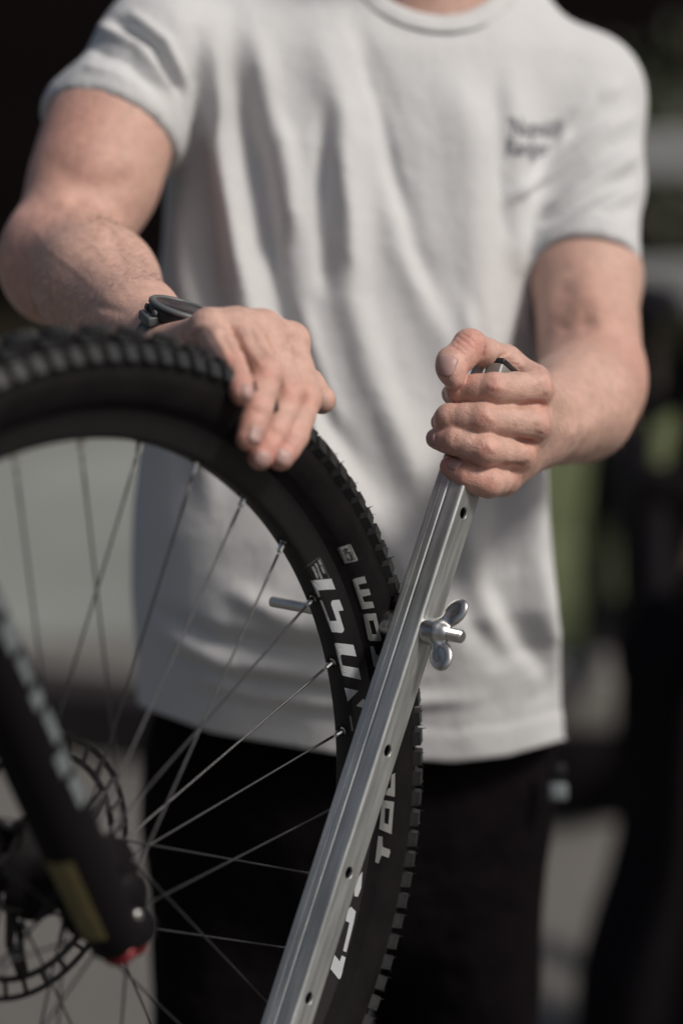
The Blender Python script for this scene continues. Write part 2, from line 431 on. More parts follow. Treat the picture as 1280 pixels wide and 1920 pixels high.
for pl in (A_([(133, 512), (352, 493), (396, 608), (213, 618), (234, 690), (215, 692)]),
           A_([(232, 728), (252, 726), (340, 955), (412, 952), (350, 775), (352, 742), (372, 727), (440, 722), (484, 838), (430, 846), (490, 1045), (485, 1068), (465, 1084), (360, 1072)]),
           B_([(217, 212), (232, 198), (495, 232), (540, 405), (322, 374), (303, 388), (330, 528), (348, 542), (573, 582), (610, 755), (335, 690)]),
           B_([(365, 873), (570, 920), (412, 1080)]), B_([(535, 1145), (640, 1038), (700, 1080), (700, 1190), (620, 1172)]),
           C_([(395, 1015), (385, 1140), (360, 1205), (335, 1200), (330, 1100)]),
           C_([(310, 1280), (345, 1315), (330, 1395), (275, 1620), (250, 1610), (298, 1400), (268, 1385), (280, 1300)]),
           C_([(240, 1645), (270, 1660), (230, 1825), (215, 1820), (155, 1745), (185, 1640), (225, 1690)])):
    decal('rim_letter', [pl], BV_R, M['decal'], rim)
decal('rim_letter', [B_([(435, 1292), (462, 1298), (492, 1520), (472, 1522)])], BV_R, M['decal_dim'], rim)
for pl in (A_([(585, 507), (600, 489), (712, 466), (736, 537), (648, 556), (664, 612), (762, 602), (781, 668), (688, 688), (708, 745), (800, 742), (820, 808), (690, 827)]),
           [A_([(703, 888), (716, 877), (835, 868), (900, 1155), (886, 1172), (775, 1170), (757, 1152)]), A_([(762, 950), (810, 945), (848, 1096), (798, 1100)])],
           B_([(748, 252), (800, 247), (838, 375), (885, 388), (900, 560), (805, 560)]),
           C_([(590, 390), (607, 388), (612, 290), (640, 275), (636, 455), (566, 440)]),
           [C_([(545, 478), (632, 492), (612, 735), (523, 698)]), C_([(566, 538), (600, 545), (590, 662), (562, 652)])],
           C_([(515, 748), (548, 755), (546, 828), (560, 837), (600, 850), (603, 872), (590, 912), (538, 893), (518, 957), (492, 945)])):
    decal('tyre_letter', [pl], BV_T, M['decal_dim'], tyre, .0005, 4)
o = decal('tyre_badge', [A_([(420, 162), (435, 152), (545, 117), (560, 116), (640, 285), (628, 298), (512, 322), (498, 318)])], BV_T, M['decal_dim'], tyre, .0005, 4)
for pl in ([(478, 170), (505, 152), (512, 166), (492, 182), (532, 270), (548, 268), (552, 290), (530, 296)],
           [(585, 262), (592, 285), (560, 298), (555, 278), (568, 268), (545, 210), (520, 215), (500, 160), (530, 155), (537, 172), (520, 178), (530, 200), (552, 192)],):
    decal('badge_mark', [A_(pl)], BV_T, M['decal_black'], tyre, .0009, 4)
def text_decal(name, txt, O, X, Y, bv, mat, parent, lift, bold=False, shear=0):
    """O origin px, X px vector of one em along the line, Y px vector up the letters"""
    cu = bpy.data.curves.new('t', 'FONT'); cu.body = txt; cu.size = 1; cu.shear = shear; cu.resolution_u = 2
    if bold: cu.offset = .02
    ob = bpy.data.objects.new('t', cu); COL.objects.link(ob)
    dg = bpy.context.evaluated_depsgraph_get(); me = bpy.data.meshes.new_from_object(ob.evaluated_get(dg))
    bpy.data.objects.remove(ob)
    bm = bmesh.new(); bm.from_mesh(me); bad = []
    for v in bm.verts:
        p = cast(bv, O[0] + X[0] * v.co.x + Y[0] * v.co.y, O[1] + X[1] * v.co.x + Y[1] * v.co.y, lift)
        if p is None: bad.append(v)
        else: v.co = p
    if bad: bmesh.ops.delete(bm, geom=bad, context='VERTS')
    return bm_obj(name, bm, mat, parent, False)
def a1(x, y): return (560 + x / 5.818, 1000 + y / 5.818)
text_decal('badge_text', 'K-GUARD', a1(500, 298), (-2.4, -6.4), (-5.4, 1.5), BV_T, M['decal_black'], tyre, .0009, True)
text_decal('badge_text', 'ACTIVE LINE', a1(618, 286), (-2.0, -5.2), (-4.2, 1.2), BV_T, M['decal_black'], tyre, .0009, True)
text_decal('rim_text', 'DISC ONLY', a1(205, 290), (2.0, 5.0), (5.6, -1.9), BV_R, M['decal'], rim, .0004, True)
text_decal('rim_text', 'ETRTO 622x30', a1(168, 330), (1.9, 4.4), (5.0, -1.7), BV_R, M['decal'], rim, .0004, True)
text_decal('rim_text', 'NEWMEN', a1(136, 362), (2.2, 5.0), (5.6, -1.7), BV_R, M['decal'], rim, .0004, True, .3)
def outline_strip(pts, w):
    out = []
    for (x0, y0), (x1, y1) in zip(pts, pts[1:]):
        dx, dy = x1 - x0, y1 - y0; L = math.hypot(dx, dy); nx, ny = -dy / L * w, dx / L * w
        out.append([(x0 + nx, y0 + ny), (x1 + nx, y1 + ny), (x1 - nx, y1 - ny), (x0 - nx, y0 - ny)])
    return out
decal('rim_text_border', outline_strip(A_([(62, 375), (120, 335), (215, 262), (232, 268), (330, 490)]), .25), BV_R, M['decal_dim'], rim, .0004)

# spokes and nipples
FL = ((.034, .030), (-.017, .030))
pick = {-4: (1, -1), -3: (0, 1), -2: (0, -1), -1: (1, 1), 0: (1, -1), 1: (0, 1), 2: (0, -1), 3: (0, 1), 4: (1, -1), 5: (1, -1), 6: (0, -1)}
patt = {0: (1, -1), 1: (0, 1), 2: (0, -1), 3: (1, 1)}
for i in range(-8, 24):
    a = PH0 - i * 2 * math.pi / 32
    s, sg = pick.get(i, patt[i % 4])
    off, fr = FL[s]
    h = wp(a + sg * math.radians(62), fr, off + (.002 if sg > 0 else -.002))
    rimp = wp(a, .2826, 0); d = (h - rimp).normalized()
    nb = bmesh.new()       # nipple: hex-ish body with a collar
    add_lathe(nb, rimp - d * .003, d, [(0, .0030), (.003, .0030), (.0035, .0021), (.0105, .0019), (.0112, .0013)], 8)
    bm_obj('nipple', nb, M['nipple'], rim, False)
    sb = bmesh.new(); p0 = rimp + d * .010
    add_tube(sb, [p0, p0 + d * .02, p0 + d * .03, h - d * .03, h - d * .02, h], [.0010, .0010, .00078, .00078, .0010, .0010], 8)
    bm_obj('spoke', sb, M['spoke'], bike)
    eb = bmesh.new()       # eyelet ring round the spoke hole, on the inner rim face
    rad = (WU * math.cos(a) + WV * math.sin(a))
    add_lathe(eb, wp(a, .2826, 0), -rad, [(-.0002, .0052), (.0007, .0050), (.0007, .0040), (-.0002, .0037)], 20, close=True)
    bm_obj('eyelet', eb, M['decal_dim'] if False else M['rotor'], rim)
# hub
hb = bmesh.new()
add_lathe(hb, WC, WN, [(-.050, .010), (-.050, .013), (-.030, .014), (-.028, .024), (-.021, .024), (-.0205, .034), (-.0175, .034), (-.016, .022), (-.008, .015), (.018, .0145),
                       (.029, .020), (.0325, .034), (.0355, .034), (.037, .020), (.042, .016), (.050, .014), (.052, .010)], 40)
bm_obj('hub', hb, M['blackpaint'], bike)
# brake rotor: ring with openings, arms
def rotor():
    rb = bmesh.new(); off0 = -.030; N = 72
    def quadring(r0, r1, a0, a1, n):
        pr = []
        for k in range(n + 1):
            a = a0 + (a1 - a0) * k / n
            pr.append([rb.verts.new(wp(a, r, off0 + o)) for r, o in ((r0, .0009), (r1, .0009), (r1, -.0009), (r0, -.0009))])
        for k in range(n):
            for j in range(4): rb.faces.new((pr[k][j], pr[k][(j + 1) % 4], pr[k + 1][(j + 1) % 4], pr[k + 1][j]))
        return pr
    quadring(.0865, .0900, 0, 2 * math.pi, N); quadring(.0735, .0775, 0, 2 * math.pi, N); quadring(.022, .034, 0, 2 * math.pi, 36)
    for k in range(30):
        a = k * 2 * math.pi / 30
        add_tube(rb, [wp(a, .076, off0), wp(a + .05, .088, off0)], .0016, 6)
    for k in range(6):
        a = k * math.pi / 3
        add_tube(rb, [wp(a, .030, off0), wp(a + .16, .052, off0), wp(a + .42, .075, off0)], [.005, .0032, .0036], 6)
        add_tube(rb, [wp(a + .28, .038, off0), wp(a + .36, .055, off0), wp(a + .44, .075, off0)], [.003, .0024, .003], 6)
    bm_obj('brake_rotor', rb, M['rotor'], bike, False)
rotor()
# fork
def fork():
    lean = math.radians(64.5)
    axd = (-WU * math.cos(lean) + WV * math.sin(lean)).normalized()
    perp = (WU * math.sin(lean) + WV * math.cos(lean)).normalized()
    for s in (1, -1):
        base = WC + WN * (.060 * s) - perp * .021 - axd * .022
        fb = bmesh.new()
        add_lathe(fb, base, axd, [(0, .011), (.004, .0165), (.03, .0185), (.08, .0195), (.20, .0205), (.36, .0215), (.40, .0225), (.405, .020)], 32)
        # dropout lug reaching forward to the axle
        add_box(fb, WC + WN * (.054 * s) - perp * .008 - axd * .002, perp * .019, axd * .018, WN * .008, .004)
        add_lathe(fb, WC + WN * (.044 * s), WN * s, [(0, .016), (.018, .0165), (.021, .014)], 24)
        leg = bm_obj('fork_leg', fb, M['fork'], bike)
        sb = bmesh.new(); add_lathe(sb, base, axd, [(.38, .0165), (.55, .0165)], 24); bm_obj('stanchion', sb, M['spoke'], bike)
        if s > 0:
            # yellow service label on the rear face of the leg, silver print on the front face
            def wrap(name, h0, h1, t0, t1, mat, lift=.0006, gaps=None):
                V = []; F = []; nh, ntt = 6, 6
                ref = (-perp); side = WN
                for i in range(nh + 1):
                    h = h0 + (h1 - h0) * i / nh; r = np.interp(h, [0, .004, .03, .08, .2, .36], [.011, .0165, .0185, .0195, .0205, .0215]) + lift
                    for j in range(ntt + 1):
                        t = math.radians(t0 + (t1 - t0) * j / ntt)
                        V.append(base + axd * h + (side * math.cos(t) + ref * math.sin(t)) * r)
                for i in range(nh):
                    for j in range(ntt):
                        a = i * (ntt + 1) + j; F.append((a, a + 1, a + ntt + 2, a + ntt + 1))
                return mesh_from(name, V, F, mat, leg)
            wrap('warning_label', .022, .088, 44, 104, M['yellow'])
            z = .118
            for w_, t0_, t1_ in ((.020, -36, -6), (.015, -30, 2), (.022, -40, -12), (.012, -34, -4), (.018, -30, -8), (.020, -38, -2), (.014, -32, -10)):
                wrap('leg_print', z, z + w_, t0_, t1_, M['silver']); z += w_ + .006
            rb = bmesh.new(); add_lathe(rb, base - axd * .001, -axd, [(0, .0115), (.004, .0120), (.007, .0105)], 24)
            kb = base + perp * .012 - axd * .004
            add_lathe(rb, kb, -axd, [(0, .0050), (.003, .0078), (.010, .0074), (.012, .005)], 20)
            bm_obj('rebound_knob', rb, M['red'], bike)
            def onp(px, py, off):
                q = (P(px, py, 1) - cam.location); return cam.location + q * ((WC + WN * off - cam.location).dot(WN) / q.dot(WN))
            lb = bmesh.new(); l0, l1, l2 = onp(205, 1745, .060), onp(232, 1742, .058), onp(262, 1728, .056)
            add_tube(lb, [l0 + axd * .02, l0, l1, l2, l2 + perp * .006], [.014, .0165, .0165, .0145, .010], 16)
            bm_obj('dropout', lb, M['fork'], bike)
            for q, r_ in ((onp(224, 1746, .0735), .0058), (onp(259, 1717, .070), .0040)):
                ab = bmesh.new(); add_lathe(ab, q - WN * .004, WN, [(0, r_), (.0045, r_), (.0055, r_ * .7)], 16); bm_obj('bolt', ab, M['zinc'], bike)
        else:
            cb = bmesh.new(); add_box(cb, WC - WN * .034 - WU * .075 + WV * .045, perp * .022, axd * .035, WN * .016, .006)
            bm_obj('brake_caliper', cb, M['blackpaint'], bike)
    top = WC - perp * .021 + axd * .56
    cb = bmesh.new(); add_box(cb, top, WN * .082, perp * .026, axd * .020, .01)
    add_lathe(cb, top, axd, [(0, .020), (.16, .0165)], 24); bm_obj('fork_crown', cb, M['fork'], bike)
    ar = bmesh.new(); b0 = WC - perp * .021 + axd * .385
    add_tube(ar, [b0 + WN * .058, b0 + WN * .045 + axd * .05, b0 + axd * .065, b0 - WN * .045 + axd * .05, b0 - WN * .058], .011, 12); bm_obj('fork_arch', ar, M['fork'], bike)
    hb = bmesh.new(); add_lathe(hb, top + axd * .025, axd, [(0, .024), (.008, .026), (.11, .026), (.115, .024)], 28)
    q = top + axd * .05
    add_tube(hb, [q, q - WU * .30 - WV * .10, q - WU * .60 - WV * .34], [.024, .026, .028], 18)
    add_tube(hb, [q + axd * .05, q + axd * .05 - WU * .55 - WV * .02], [.019, .017], 16); bm_obj('frame_tube', hb, M['blackpaint'], bike)
fork()

# ================================================================ ALUMINIUM BAR
BT, BB = P(929, 692, 1.772), P(537, 1920, 1.66)
bd = (BB - BT).normalized()                      # down the bar
br = D(.78, .195, -.59); br = (br - bd * br.dot(bd)).normalized()   # normal of right face
bl = bd.cross(br).normalized()
if (cam.location - BT).dot(bl) < 0: bl = -bl      # normal of left face, towards the lens
LEN = (BT.z - .004) / -bd.z
def bar():
    root = empty('bar_stand', (BB + bd * (LEN - (BB - BT).length)).to_tuple(), 'silver aluminium square bar with drilled holes gripped upright in the fist', 'metal bar')
    h = .0127
    def P2(a, b): return br * a + bl * b
    # outer profile: rounded corners, groove and fine ribs on the face with normal bl
    pr = []
    def corner(cx, cy, a0):
        for k in range(5):
            t = math.radians(a0 + 90 * k / 4); pr.append((cx + .0021 * math.cos(t), cy + .0021 * math.sin(t)))
    c = h - .0021
    corner(c, c, 0)
    # face bl (b=+h), going from +a to -a
    for a, b in ((.0022, 0), (.0016, -.0008), (.0004, -.0008), (-.0002, 0), (-.0046, 0), (-.0050, -.0003), (-.0054, 0)): pr.append((a - .0012, h + b))
    corner(-c, c, 90); corner(-c, -c, 180); corner(c, -c, 270)
    # right face (a=+h): slight step near the rear edge
    inn = [(h - .0022, h - .0026), (-h + .0022, h - .0026), (-h + .0022, -h + .0022), (h - .0022, -h + .0022)]
    bm = bmesh.new(); NS = 2
    ro = [[bm.verts.new(BT + bd * (LEN * s) + P2(a, b)) for a, b in pr] for s in (0, 1)]
    ri = [[bm.verts.new(BT + bd * (LEN * s) + P2(a, b)) for a, b in inn] for s in (0, 1)]
    n = len(pr)
    for k in range(n): bm.faces.new((ro[0][k], ro[0][(k + 1) % n], ro[1][(k + 1) % n], ro[1][k]))
    for k in range(4): bm.faces.new((ri[0][k], ri[0][(k + 1) % 4], ri[1][(k + 1) % 4], ri[1][k]))
    for s in (0, 1):
        es = []
        for R in (ro[s], ri[s]):
            for k in range(len(R)): es.append(bm.edges.get((R[k], R[(k + 1) % len(R)])))
        bmesh.ops.triangle_fill(bm, edges=es, use_beauty=True, use_dissolve=False)
    o = bm_obj('bar', bm, M['alu'], root, False)
    # holes drilled through the right wall
    def on_right(px, py):
        q = P(px, py, 1) - cam.location; pl = BT + br * h
        t = (pl - cam.location).dot(br) / q.dot(br); X = cam.location + q * t
        return (X - BT).dot(bd), (X - BT).dot(bl)
    hs = [on_right(868, 962), on_right(727, 1408), on_right(655, 1637)]
    sp = ((hs[1][0] - hs[0][0]) / 2 + (hs[2][0] - hs[1][0])) / 2
    locs = [hs[0][0] - sp, hs[0][0], hs[0][0] + sp, hs[1][0], hs[2][0]] + [hs[2][0] + sp * k for k in (1, 2, 3, 4, 5)]
    cb = bmesh.new(); mid = sum(q[1] for q in hs) / 3
    for s in locs:
        if s < .01 or s > LEN - .02: continue
        add_lathe(cb, BT + bd * s + bl * mid + br * (h - .006), br, [(0, .00425), (.0056, .00425), (.0070, .0056)], 28)
    cutter = bm_obj('cut', cb, None, None, False)
    md = o.modifiers.new('b', 'BOOLEAN'); md.operation = 'DIFFERENCE'; md.object = cutter; md.solver = 'EXACT'
    dg = bpy.context.evaluated_depsgraph_get(); dg.update()
    me = bpy.data.meshes.new_from_object(o.evaluated_get(dg)); o.modifiers.clear(); o.data = me
    if not me.materials: me.materials.append(M['alu'])
    bpy.data.objects.remove(cutter)
    M4 = Matrix.Identity(4)
    for i in range(3): M4[i][0] = br[i]; M4[i][1] = br.cross(bl)[i] * 0 + bl[i]; M4[i][2] = br.cross(bl)[i]
    M4.translation = BT; o.data.transform(Matrix.Translation(root.location + o.location - Vector((0, 0, 0))) @ Matrix.Identity(4)) if False else None
    o.data.transform(M4.inverted()); M5 = M4.copy(); M5.translation = BT - root.location; o.matrix_basis = M5
    bv = o.modifiers.new('bevel', 'BEVEL'); bv.width = .0002; bv.segments = 1; bv.limit_method = 'ANGLE'
    cb = bmesh.new(); add_box(cb, BT - bd * .0022, br * (h + .0004), bl * (h + .0004), bd * .0024, .0012)
    bm_obj('end_cap', cb, M['plastic'], root)
    return root, mid, locs
BARROOT, BMID, BLOCS = bar()

# ---------------------------------------------------------------- distance-field modelling
def rc(p, a, b, ra, rb):
    pa = p - a; ba = b - a; h = np.clip((pa @ ba) / max(float(ba @ ba), 1e-12), 0, 1)
    return np.sqrt(((pa - h[..., None] * ba) ** 2).sum(-1)) - (ra + (rb - ra) * h)
def ell(p, c, R, r):
    q = (p - c) @ R.T; k0 = np.sqrt(((q / r) ** 2).sum(-1)); k1 = np.sqrt(((q / (r * r)) ** 2).sum(-1))
    return np.where(k1 > 1e-9, k0 * (k0 - 1) / np.maximum(k1, 1e-9), -r.min())
def smin(a, b, k):
    h = np.maximum(k - np.abs(a - b), 0) / k; return np.minimum(a, b) - h * h * k * .25
F32 = np.float32
def cap(a, b, ra, rb=None): return ('c', np.array(a, F32), np.array(b, F32), F32(ra), F32(ra if rb is None else rb))
def elp(c, ax, r):
    R = np.array([np.array(v, F32) for v in ax]); return ('e', np.array(c, F32), R, np.array(r, F32))
def ev(pr, p): return rc(p, *pr[1:]) if pr[0] == 'c' else ell(p, *pr[1:])
class Field:
    """groups: list of (k inside, k joining, [prims]); cuts: list of (k, prim) carved away"""
    def __init__(s, groups, cuts=()): s.g = groups; s.cuts = list(cuts)
    def __call__(s, p, keep=None):
        d = None; i = 0
        for kin, kj, prims in s.g:
            g = None
            for pr in prims:
                if keep is None or keep[i]:
                    e = ev(pr, p); g = e if g is None else smin(g, e, kin)
                i += 1
            if g is not None: d = g if d is None else smin(d, g, kj)
        if d is None: return np.full(p.shape[:-1], 1, F32)
        for k, pr in s.cuts: d = -smin(-d, ev(pr, p), k)
        return d
    def prims(s): return [q for g in s.g for q in g[2]]
def surface(field, lo, hi, vox, B=16, kmax=.02):
    lo = np.array(lo, F32); hi = np.array(hi, F32); bs = vox * B
    nb = np.ceil((hi - lo) / bs).astype(int)
    I = np.stack(np.meshgrid(*[np.arange(n) for n in nb], indexing='ij'), -1).reshape(-1, 3)
    cen = lo + (I + .5) * bs; half = bs * .8661
    pd = np.stack([ev(pr, cen.astype(F32)) for pr in field.prims()], 1)
    mn = pd.min(1); ok = (mn < half + kmax) & (mn > -half - kmax * 2.5)
    I = I[ok]; pd = pd[ok]; mn = mn[ok]
    g = np.arange(B + 1); G = np.stack(np.meshgrid(g, g, g, indexing='ij'), -1).astype(F32) * F32(vox)
    dims = nb * B + 4; keys = []; pos = []; quads = []
    def key(c): c = c + 2; return (c[..., 0].astype(np.int64) * dims[1] + c[..., 1]) * dims[2] + c[..., 2]
    for bi in range(len(I)):
        keep = pd[bi] < mn[bi] + 2 * half + kmax
        o = I[bi] * B; D_ = field(lo + (o * vox).astype(F32) + G, keep)
        ins = D_ < 0
        if ins.all() or not ins.any(): continue
        # cell vertices
        c = [(i, j, k) for i in (0, 1) for j in (0, 1) for k in (0, 1)]
        cs = np.stack([ins[i:B + i, j:B + j, k:B + k] for i, j, k in c], -1); sm = cs.sum(-1); act = (sm > 0) & (sm < 8)
        ci = np.argwhere(act)
        if len(ci) == 0: continue
        dv = np.stack([D_[i:B + i, j:B + j, k:B + k][act] for i, j, k in c], -1)
        acc = np.zeros((len(ci), 3)); cnt = np.zeros(len(ci)); ca = np.array(c)
        for e0 in range(8):
            for e1 in range(e0 + 1, 8):
                if np.abs(ca[e0] - ca[e1]).sum() != 1: continue
                a, b = dv[:, e0], dv[:, e1]; x = (a < 0) != (b < 0)
                t = np.where(x, a / np.where(x, a - b, 1), 0)
                acc += np.where(x[:, None], ca[e0] + t[:, None] * (ca[e1] - ca[e0]), 0); cnt += x
        pos.append(lo + (o + ci + acc / cnt[:, None]) * vox); keys.append(key(o + ci))
        # quads on edges whose base corner lies in [0,B)
        for ax in range(3):
            s0 = [slice(0, B)] * 3; s1 = [slice(0, B)] * 3; s1[ax] = slice(1, B + 1)
            a, b = ins[tuple(s0)], ins[tuple(s1)]; e = np.argwhere(a != b)
            if len(e) == 0: continue
            fl = a[tuple(e.T)]; base = e + o; u = np.zeros(3, int); v = np.zeros(3, int); u[(ax + 1) % 3] = 1; v[(ax + 2) % 3] = 1
            q = np.stack([key(base), key(base - u), key(base - u - v), key(base - v)], 1)
            q[~fl] = q[~fl][:, ::-1]; quads.append(q)
    keys = np.concatenate(keys); pos = np.concatenate(pos); q = np.concatenate(quads)
    od = np.argsort(keys); keys = keys[od]; pos = pos[od]
    ix = np.searchsorted(keys, q); ix[ix >= len(keys)] = 0; good = (keys[ix] == q).all(1)
    return pos, ix[good]
def smooth_verts(V, Q, it, lam=.5):
    n = len(V)
    for _ in range(it):
        acc = np.zeros_like(V); cnt = np.zeros(n)
        for a, b in ((0, 1), (1, 2), (2, 3), (3, 0)):
            for s, d in ((a, b), (b, a)):
                for k in range(3): acc[:, k] += np.bincount(Q[:, s], V[Q[:, d], k], n)
                cnt += np.bincount(Q[:, s], minlength=n)
        V = V + lam * (acc / np.maximum(cnt, 1)[:, None] - V)
    return V
def vnormals(V, Q):
    n = np.cross(V[Q[:, 2]] - V[Q[:, 0]], V[Q[:, 3]] - V[Q[:, 1]]); N = np.zeros_like(V)
    for j in range(4):
        for k in range(3): N[:, k] += np.bincount(Q[:, j], n[:, k], len(V))
    return N / np.maximum(np.linalg.norm(N, axis=1), 1e-12)[:, None]
def arr(v): return np.array(v, F32)

def px_dist(U, line):
    L = np.array(line, float); best = np.full(len(U), 1e9); sd = np.zeros(len(U)); tt = np.zeros(len(U)); n = len(L) - 1
    for i in range(n):
        a, b = L[i], L[i + 1]; d = b - a; t = np.clip(((U - a) @ d) / (d @ d), 0, 1); c = a + t[:, None] * d; e = U - c
        q = np.hypot(e[:, 0], e[:, 1]); m = q < best; best[m] = q[m]; tt[m] = (i + t[m]) / n
    return best, tt

# ---------------------------------------------------------------- wing nuts, rod
def wingnut(name, base, ax, up, parent, K=1.28):
    base0 = base.copy(); base = Vector((0, 0, 0))
    ax = ax.normalized(); up = (up - ax * up.dot(ax)).normalized(); sd = ax.cross(up).normalized()
    g1 = [cap(base + ax * .0015, base + ax * .0060, .0078, .0074), cap(base + ax * .004, base + ax * .0100, .0060, .0057)]
    wings = []
    for s in (1, -1):
        d = (up * s * .80 + ax * .52).normalized(); n = sd; t = d.cross(n)
        c = base + ax * .0055 + d * .0150
        wings.append(elp(c, (d, t, n), (.0092, .0070, .0027)))
        wings.append(cap(base + ax * .006 + up * s * .003, c, .0042, .0026))
    f = Field([(.0007, .002, g1), (.0012, .002, wings)], [(.0012, elp(base + ax * .0055 + (up * s * .80 + ax * .52).normalized() * .0158 + sd * .0036 * q,
              ((up * s * .80 + ax * .52).normalized(), (up * s * .80 + ax * .52).normalized().cross(sd), sd), (.0056, .0036, .0019))) for s in (1, -1) for q in (1, -1)]
              + [(.0004, cap(base - ax * .02, base - ax * .0088, .0091, .0091))])
    lo = arr(base) - .032; hi = arr(base) + .032
    V, Q = surface(f, lo, hi, .0005, kmax=.004)
    V = V * K + np.array(base0)
    return mesh_np(name, V, Q, M['zinc'], parent)
s_rod = BLOCS[2]
RB = BT + bd * s_rod + bl * BMID        # where the rod crosses the bar axis
rodroot = empty('clamp_rod', RB, 'steel rod with wing nuts pushed through the aluminium bar', 'clamp rod')
b_ = bmesh.new()
add_lathe(b_, RB, br, [(-.126, .0036), (-.1254, .0040), (-.030, .0040), (.026, .0040)], 28); bm_obj('pin', b_, M['pin'], rodroot)
b_ = bmesh.new(); pf = []; z = .0125
while z < .0425: pf += [(z, .0041), (z + .0008, .0049)]; z += .0016
pf += [(z, .0043), (z + .0008, .0036)]
add_lathe(b_, RB, br, pf, 28); bm_obj('thread', b_, M['zinc'], rodroot, False)
b_ = bmesh.new(); add_lathe(b_, RB + br * .0127, br, [(0, .0088), (.0011, .0086), (.0013, .0083)], 32); bm_obj('washer', b_, M['zinc'], rodroot)
wingnut('wing_nut', RB + br * .0132, br, -bd, rodroot)
wingnut('wing_nut', RB - br * .0132, -br, -bd * .85 + bl * .5, rodroot)

# ================================================================ PERSON
TY = .0   # common shift
# --- right-hand side of the photo: fist on the bar
def chain(pts, rads, bumps=True):
    out = []
    for i in range(len(pts) - 1):
        a, b = pts[i], pts[i + 1]; ra, rb = rads[i], rads[i + 1]; m = (a + b) / 2; rm = (ra + rb) / 2 * (.985 if i < 2 else 1)
        out += [cap(a, m, ra, rm), cap(m, b, rm, rb)]
    return out
fs = {}     # joints by name
def J(n, *q): fs[n] = P(*q); return fs[n]
fist = {
 'index': ([J('i0', 1004, 730, 1.770), J('i1', 926, 728, 1.739), J('i2', 862, 730, 1.748), J('i3', 852, 738, 1.768)], [.0131, .0112, .0099, .0088]),
 'middle': ([J('m0', 1000, 795, 1.765), J('m1', 904, 785, 1.735), J('m2', 842, 784, 1.742), J('m3', 832, 791, 1.762)], [.0128, .0114, .0103, .0088]),
 'ring': ([J('r0', 972, 852, 1.768), J('r1', 908, 843, 1.734), J('r2', 852, 826, 1.738), J('r3', 822, 822, 1.748)], [.0118, .0113, .0103, .0086]),
 'little': ([J('l0', 944, 898, 1.772), J('l1', 915, 905, 1.744), J('l2', 874, 893, 1.742), J('l3', 845, 875, 1.748)], [.0108, .0110, .0100, .0083])}
wr = P(1008, 800, 1.842)
palm = [cap(fs[k] + D(-.001, 0, .004), wr + D(*o), .0125, .022) for k, o in (('i0', (.004, -.012, 0)), ('m0', (.003, -.003, 0)), ('r0', (0, .004, 0)), ('l0', (-.004, .010, 0)))]
bk = D(-.002, 0, .011)
palm += [cap(fs['i0'] + bk, fs['m0'] + bk, .0105), cap(fs['m0'] + bk, fs['r0'] + bk, .0100), cap(fs['r0'] + bk, fs['l0'] + bk, .0090)]
palm += [cap(P(985, 740, 1.80), P(965, 860, 1.80), .013, .012)]
th0, th1, th2, th3 = P(985, 745, 1.812), P(945, 676, 1.782), P(880, 649, 1.752), P(846, 689, 1.738)
thumb = [cap(th0, th1, .016, .0118), cap(th1, (th1 + th2) / 2, .0112, .0104), cap((th1 + th2) / 2, th2, .0104, .0122), cap(th2, (th2 + th3) / 2, .0122, .0110), cap((th2 + th3) / 2, th3, .0112, .0104),
         elp(th3 + (th3 - th2) * .05, ((th3 - th2).normalized(), D(1, .3, .2).normalized(), (th3 - th2).normalized().cross(D(1, .3, .2).normalized())), (.013, .0115, .0092))]
web = [cap(P(962, 682, 1.785), P(1000, 708, 1.778), .0085, .0105), cap(P(945, 690, 1.792), P(990, 730, 1.790), .009, .011)]
f_arm = [cap(wr, P(1040, 785, 1.885), .028, .034), cap(P(1040, 785, 1.885), P(1085, 760, 1.945), .034, .0420), cap(P(1085, 760, 1.945), P(1112, 712, 2.005), .0420, .0425),
         elp(P(1120, 738, 2.0), (D(1, 0, 0), D(0, 1, 0), D(0, 0, 1)), (.033, .040, .040))]
u_arm = [cap(P(1106, 690, 2.02), P(1097, 515, 2.094), .0425, .0452), cap(P(1097, 515, 2.094), P(1096, 450, 2.12), .0452, .035), cap(P(1096, 450, 2.12), P(1092, 200, 2.19), .033, .033), cap(P(1112, 650, 2.01), P(1104, 600, 2.04), .032, .030)]
# --- left-hand side of the photo: hand on the tyre
lw = P(326, 664, 1.735)
J('I0', 543, 642, 1.676), J('M0', 493, 618, 1.660), J('R0', 445, 614, 1.648), J('L0', 392, 613, 1.640)
hand = {
 'little': ([fs['L0'], J('L1', 432, 680, 1.602), J('L2', 447, 715, 1.582), J('L3', 453, 738, 1.566)], [.0110, .0098, .0090, .0076]),
 'ring': ([fs['R0'], J('R1', 500, 700, 1.612), J('R2', 482, 770, 1.590), J('R3', 466, 822, 1.582)], [.0120, .0112, .0100, .0086]),
 'middle': ([fs['M0'], J('M1', 543, 742, 1.634), J('M2', 514, 812, 1.608), J('M3', 488, 857, 1.597)], [.0125, .0115, .0102, .0087]),
 'index': ([fs['I0'], J('I1', 572, 748, 1.648), J('I2', 550, 818, 1.622), J('I3', 526, 859, 1.607)], [.0125, .0112, .0100, .0086])}
lpalm = [cap(fs[k], lw + D(*o), .0118, .018) for k, o in (('L0', (-.006, .002, 0)), ('R0', (-.002, -.001, 0)), ('M0', (.004, -.002, 0)), ('I0', (.010, .002, 0)))]
lpalm += [cap(fs['L0'], fs['R0'], .0095), cap(fs['R0'], fs['M0'], .0098), cap(fs['M0'], fs['I0'], .0095), cap(fs['I0'], P(480, 670, 1.69), .011, .014), cap(lw, P(500, 675, 1.69), .016, .012)]
lthumb = [cap(P(400, 650, 1.73), P(510, 690, 1.712), .016, .0125), cap(P(510, 690, 1.712), P(575, 722, 1.702), .0118, .0112), cap(P(575, 722, 1.702), P(603, 750, 1.690), .0115, .0100)]
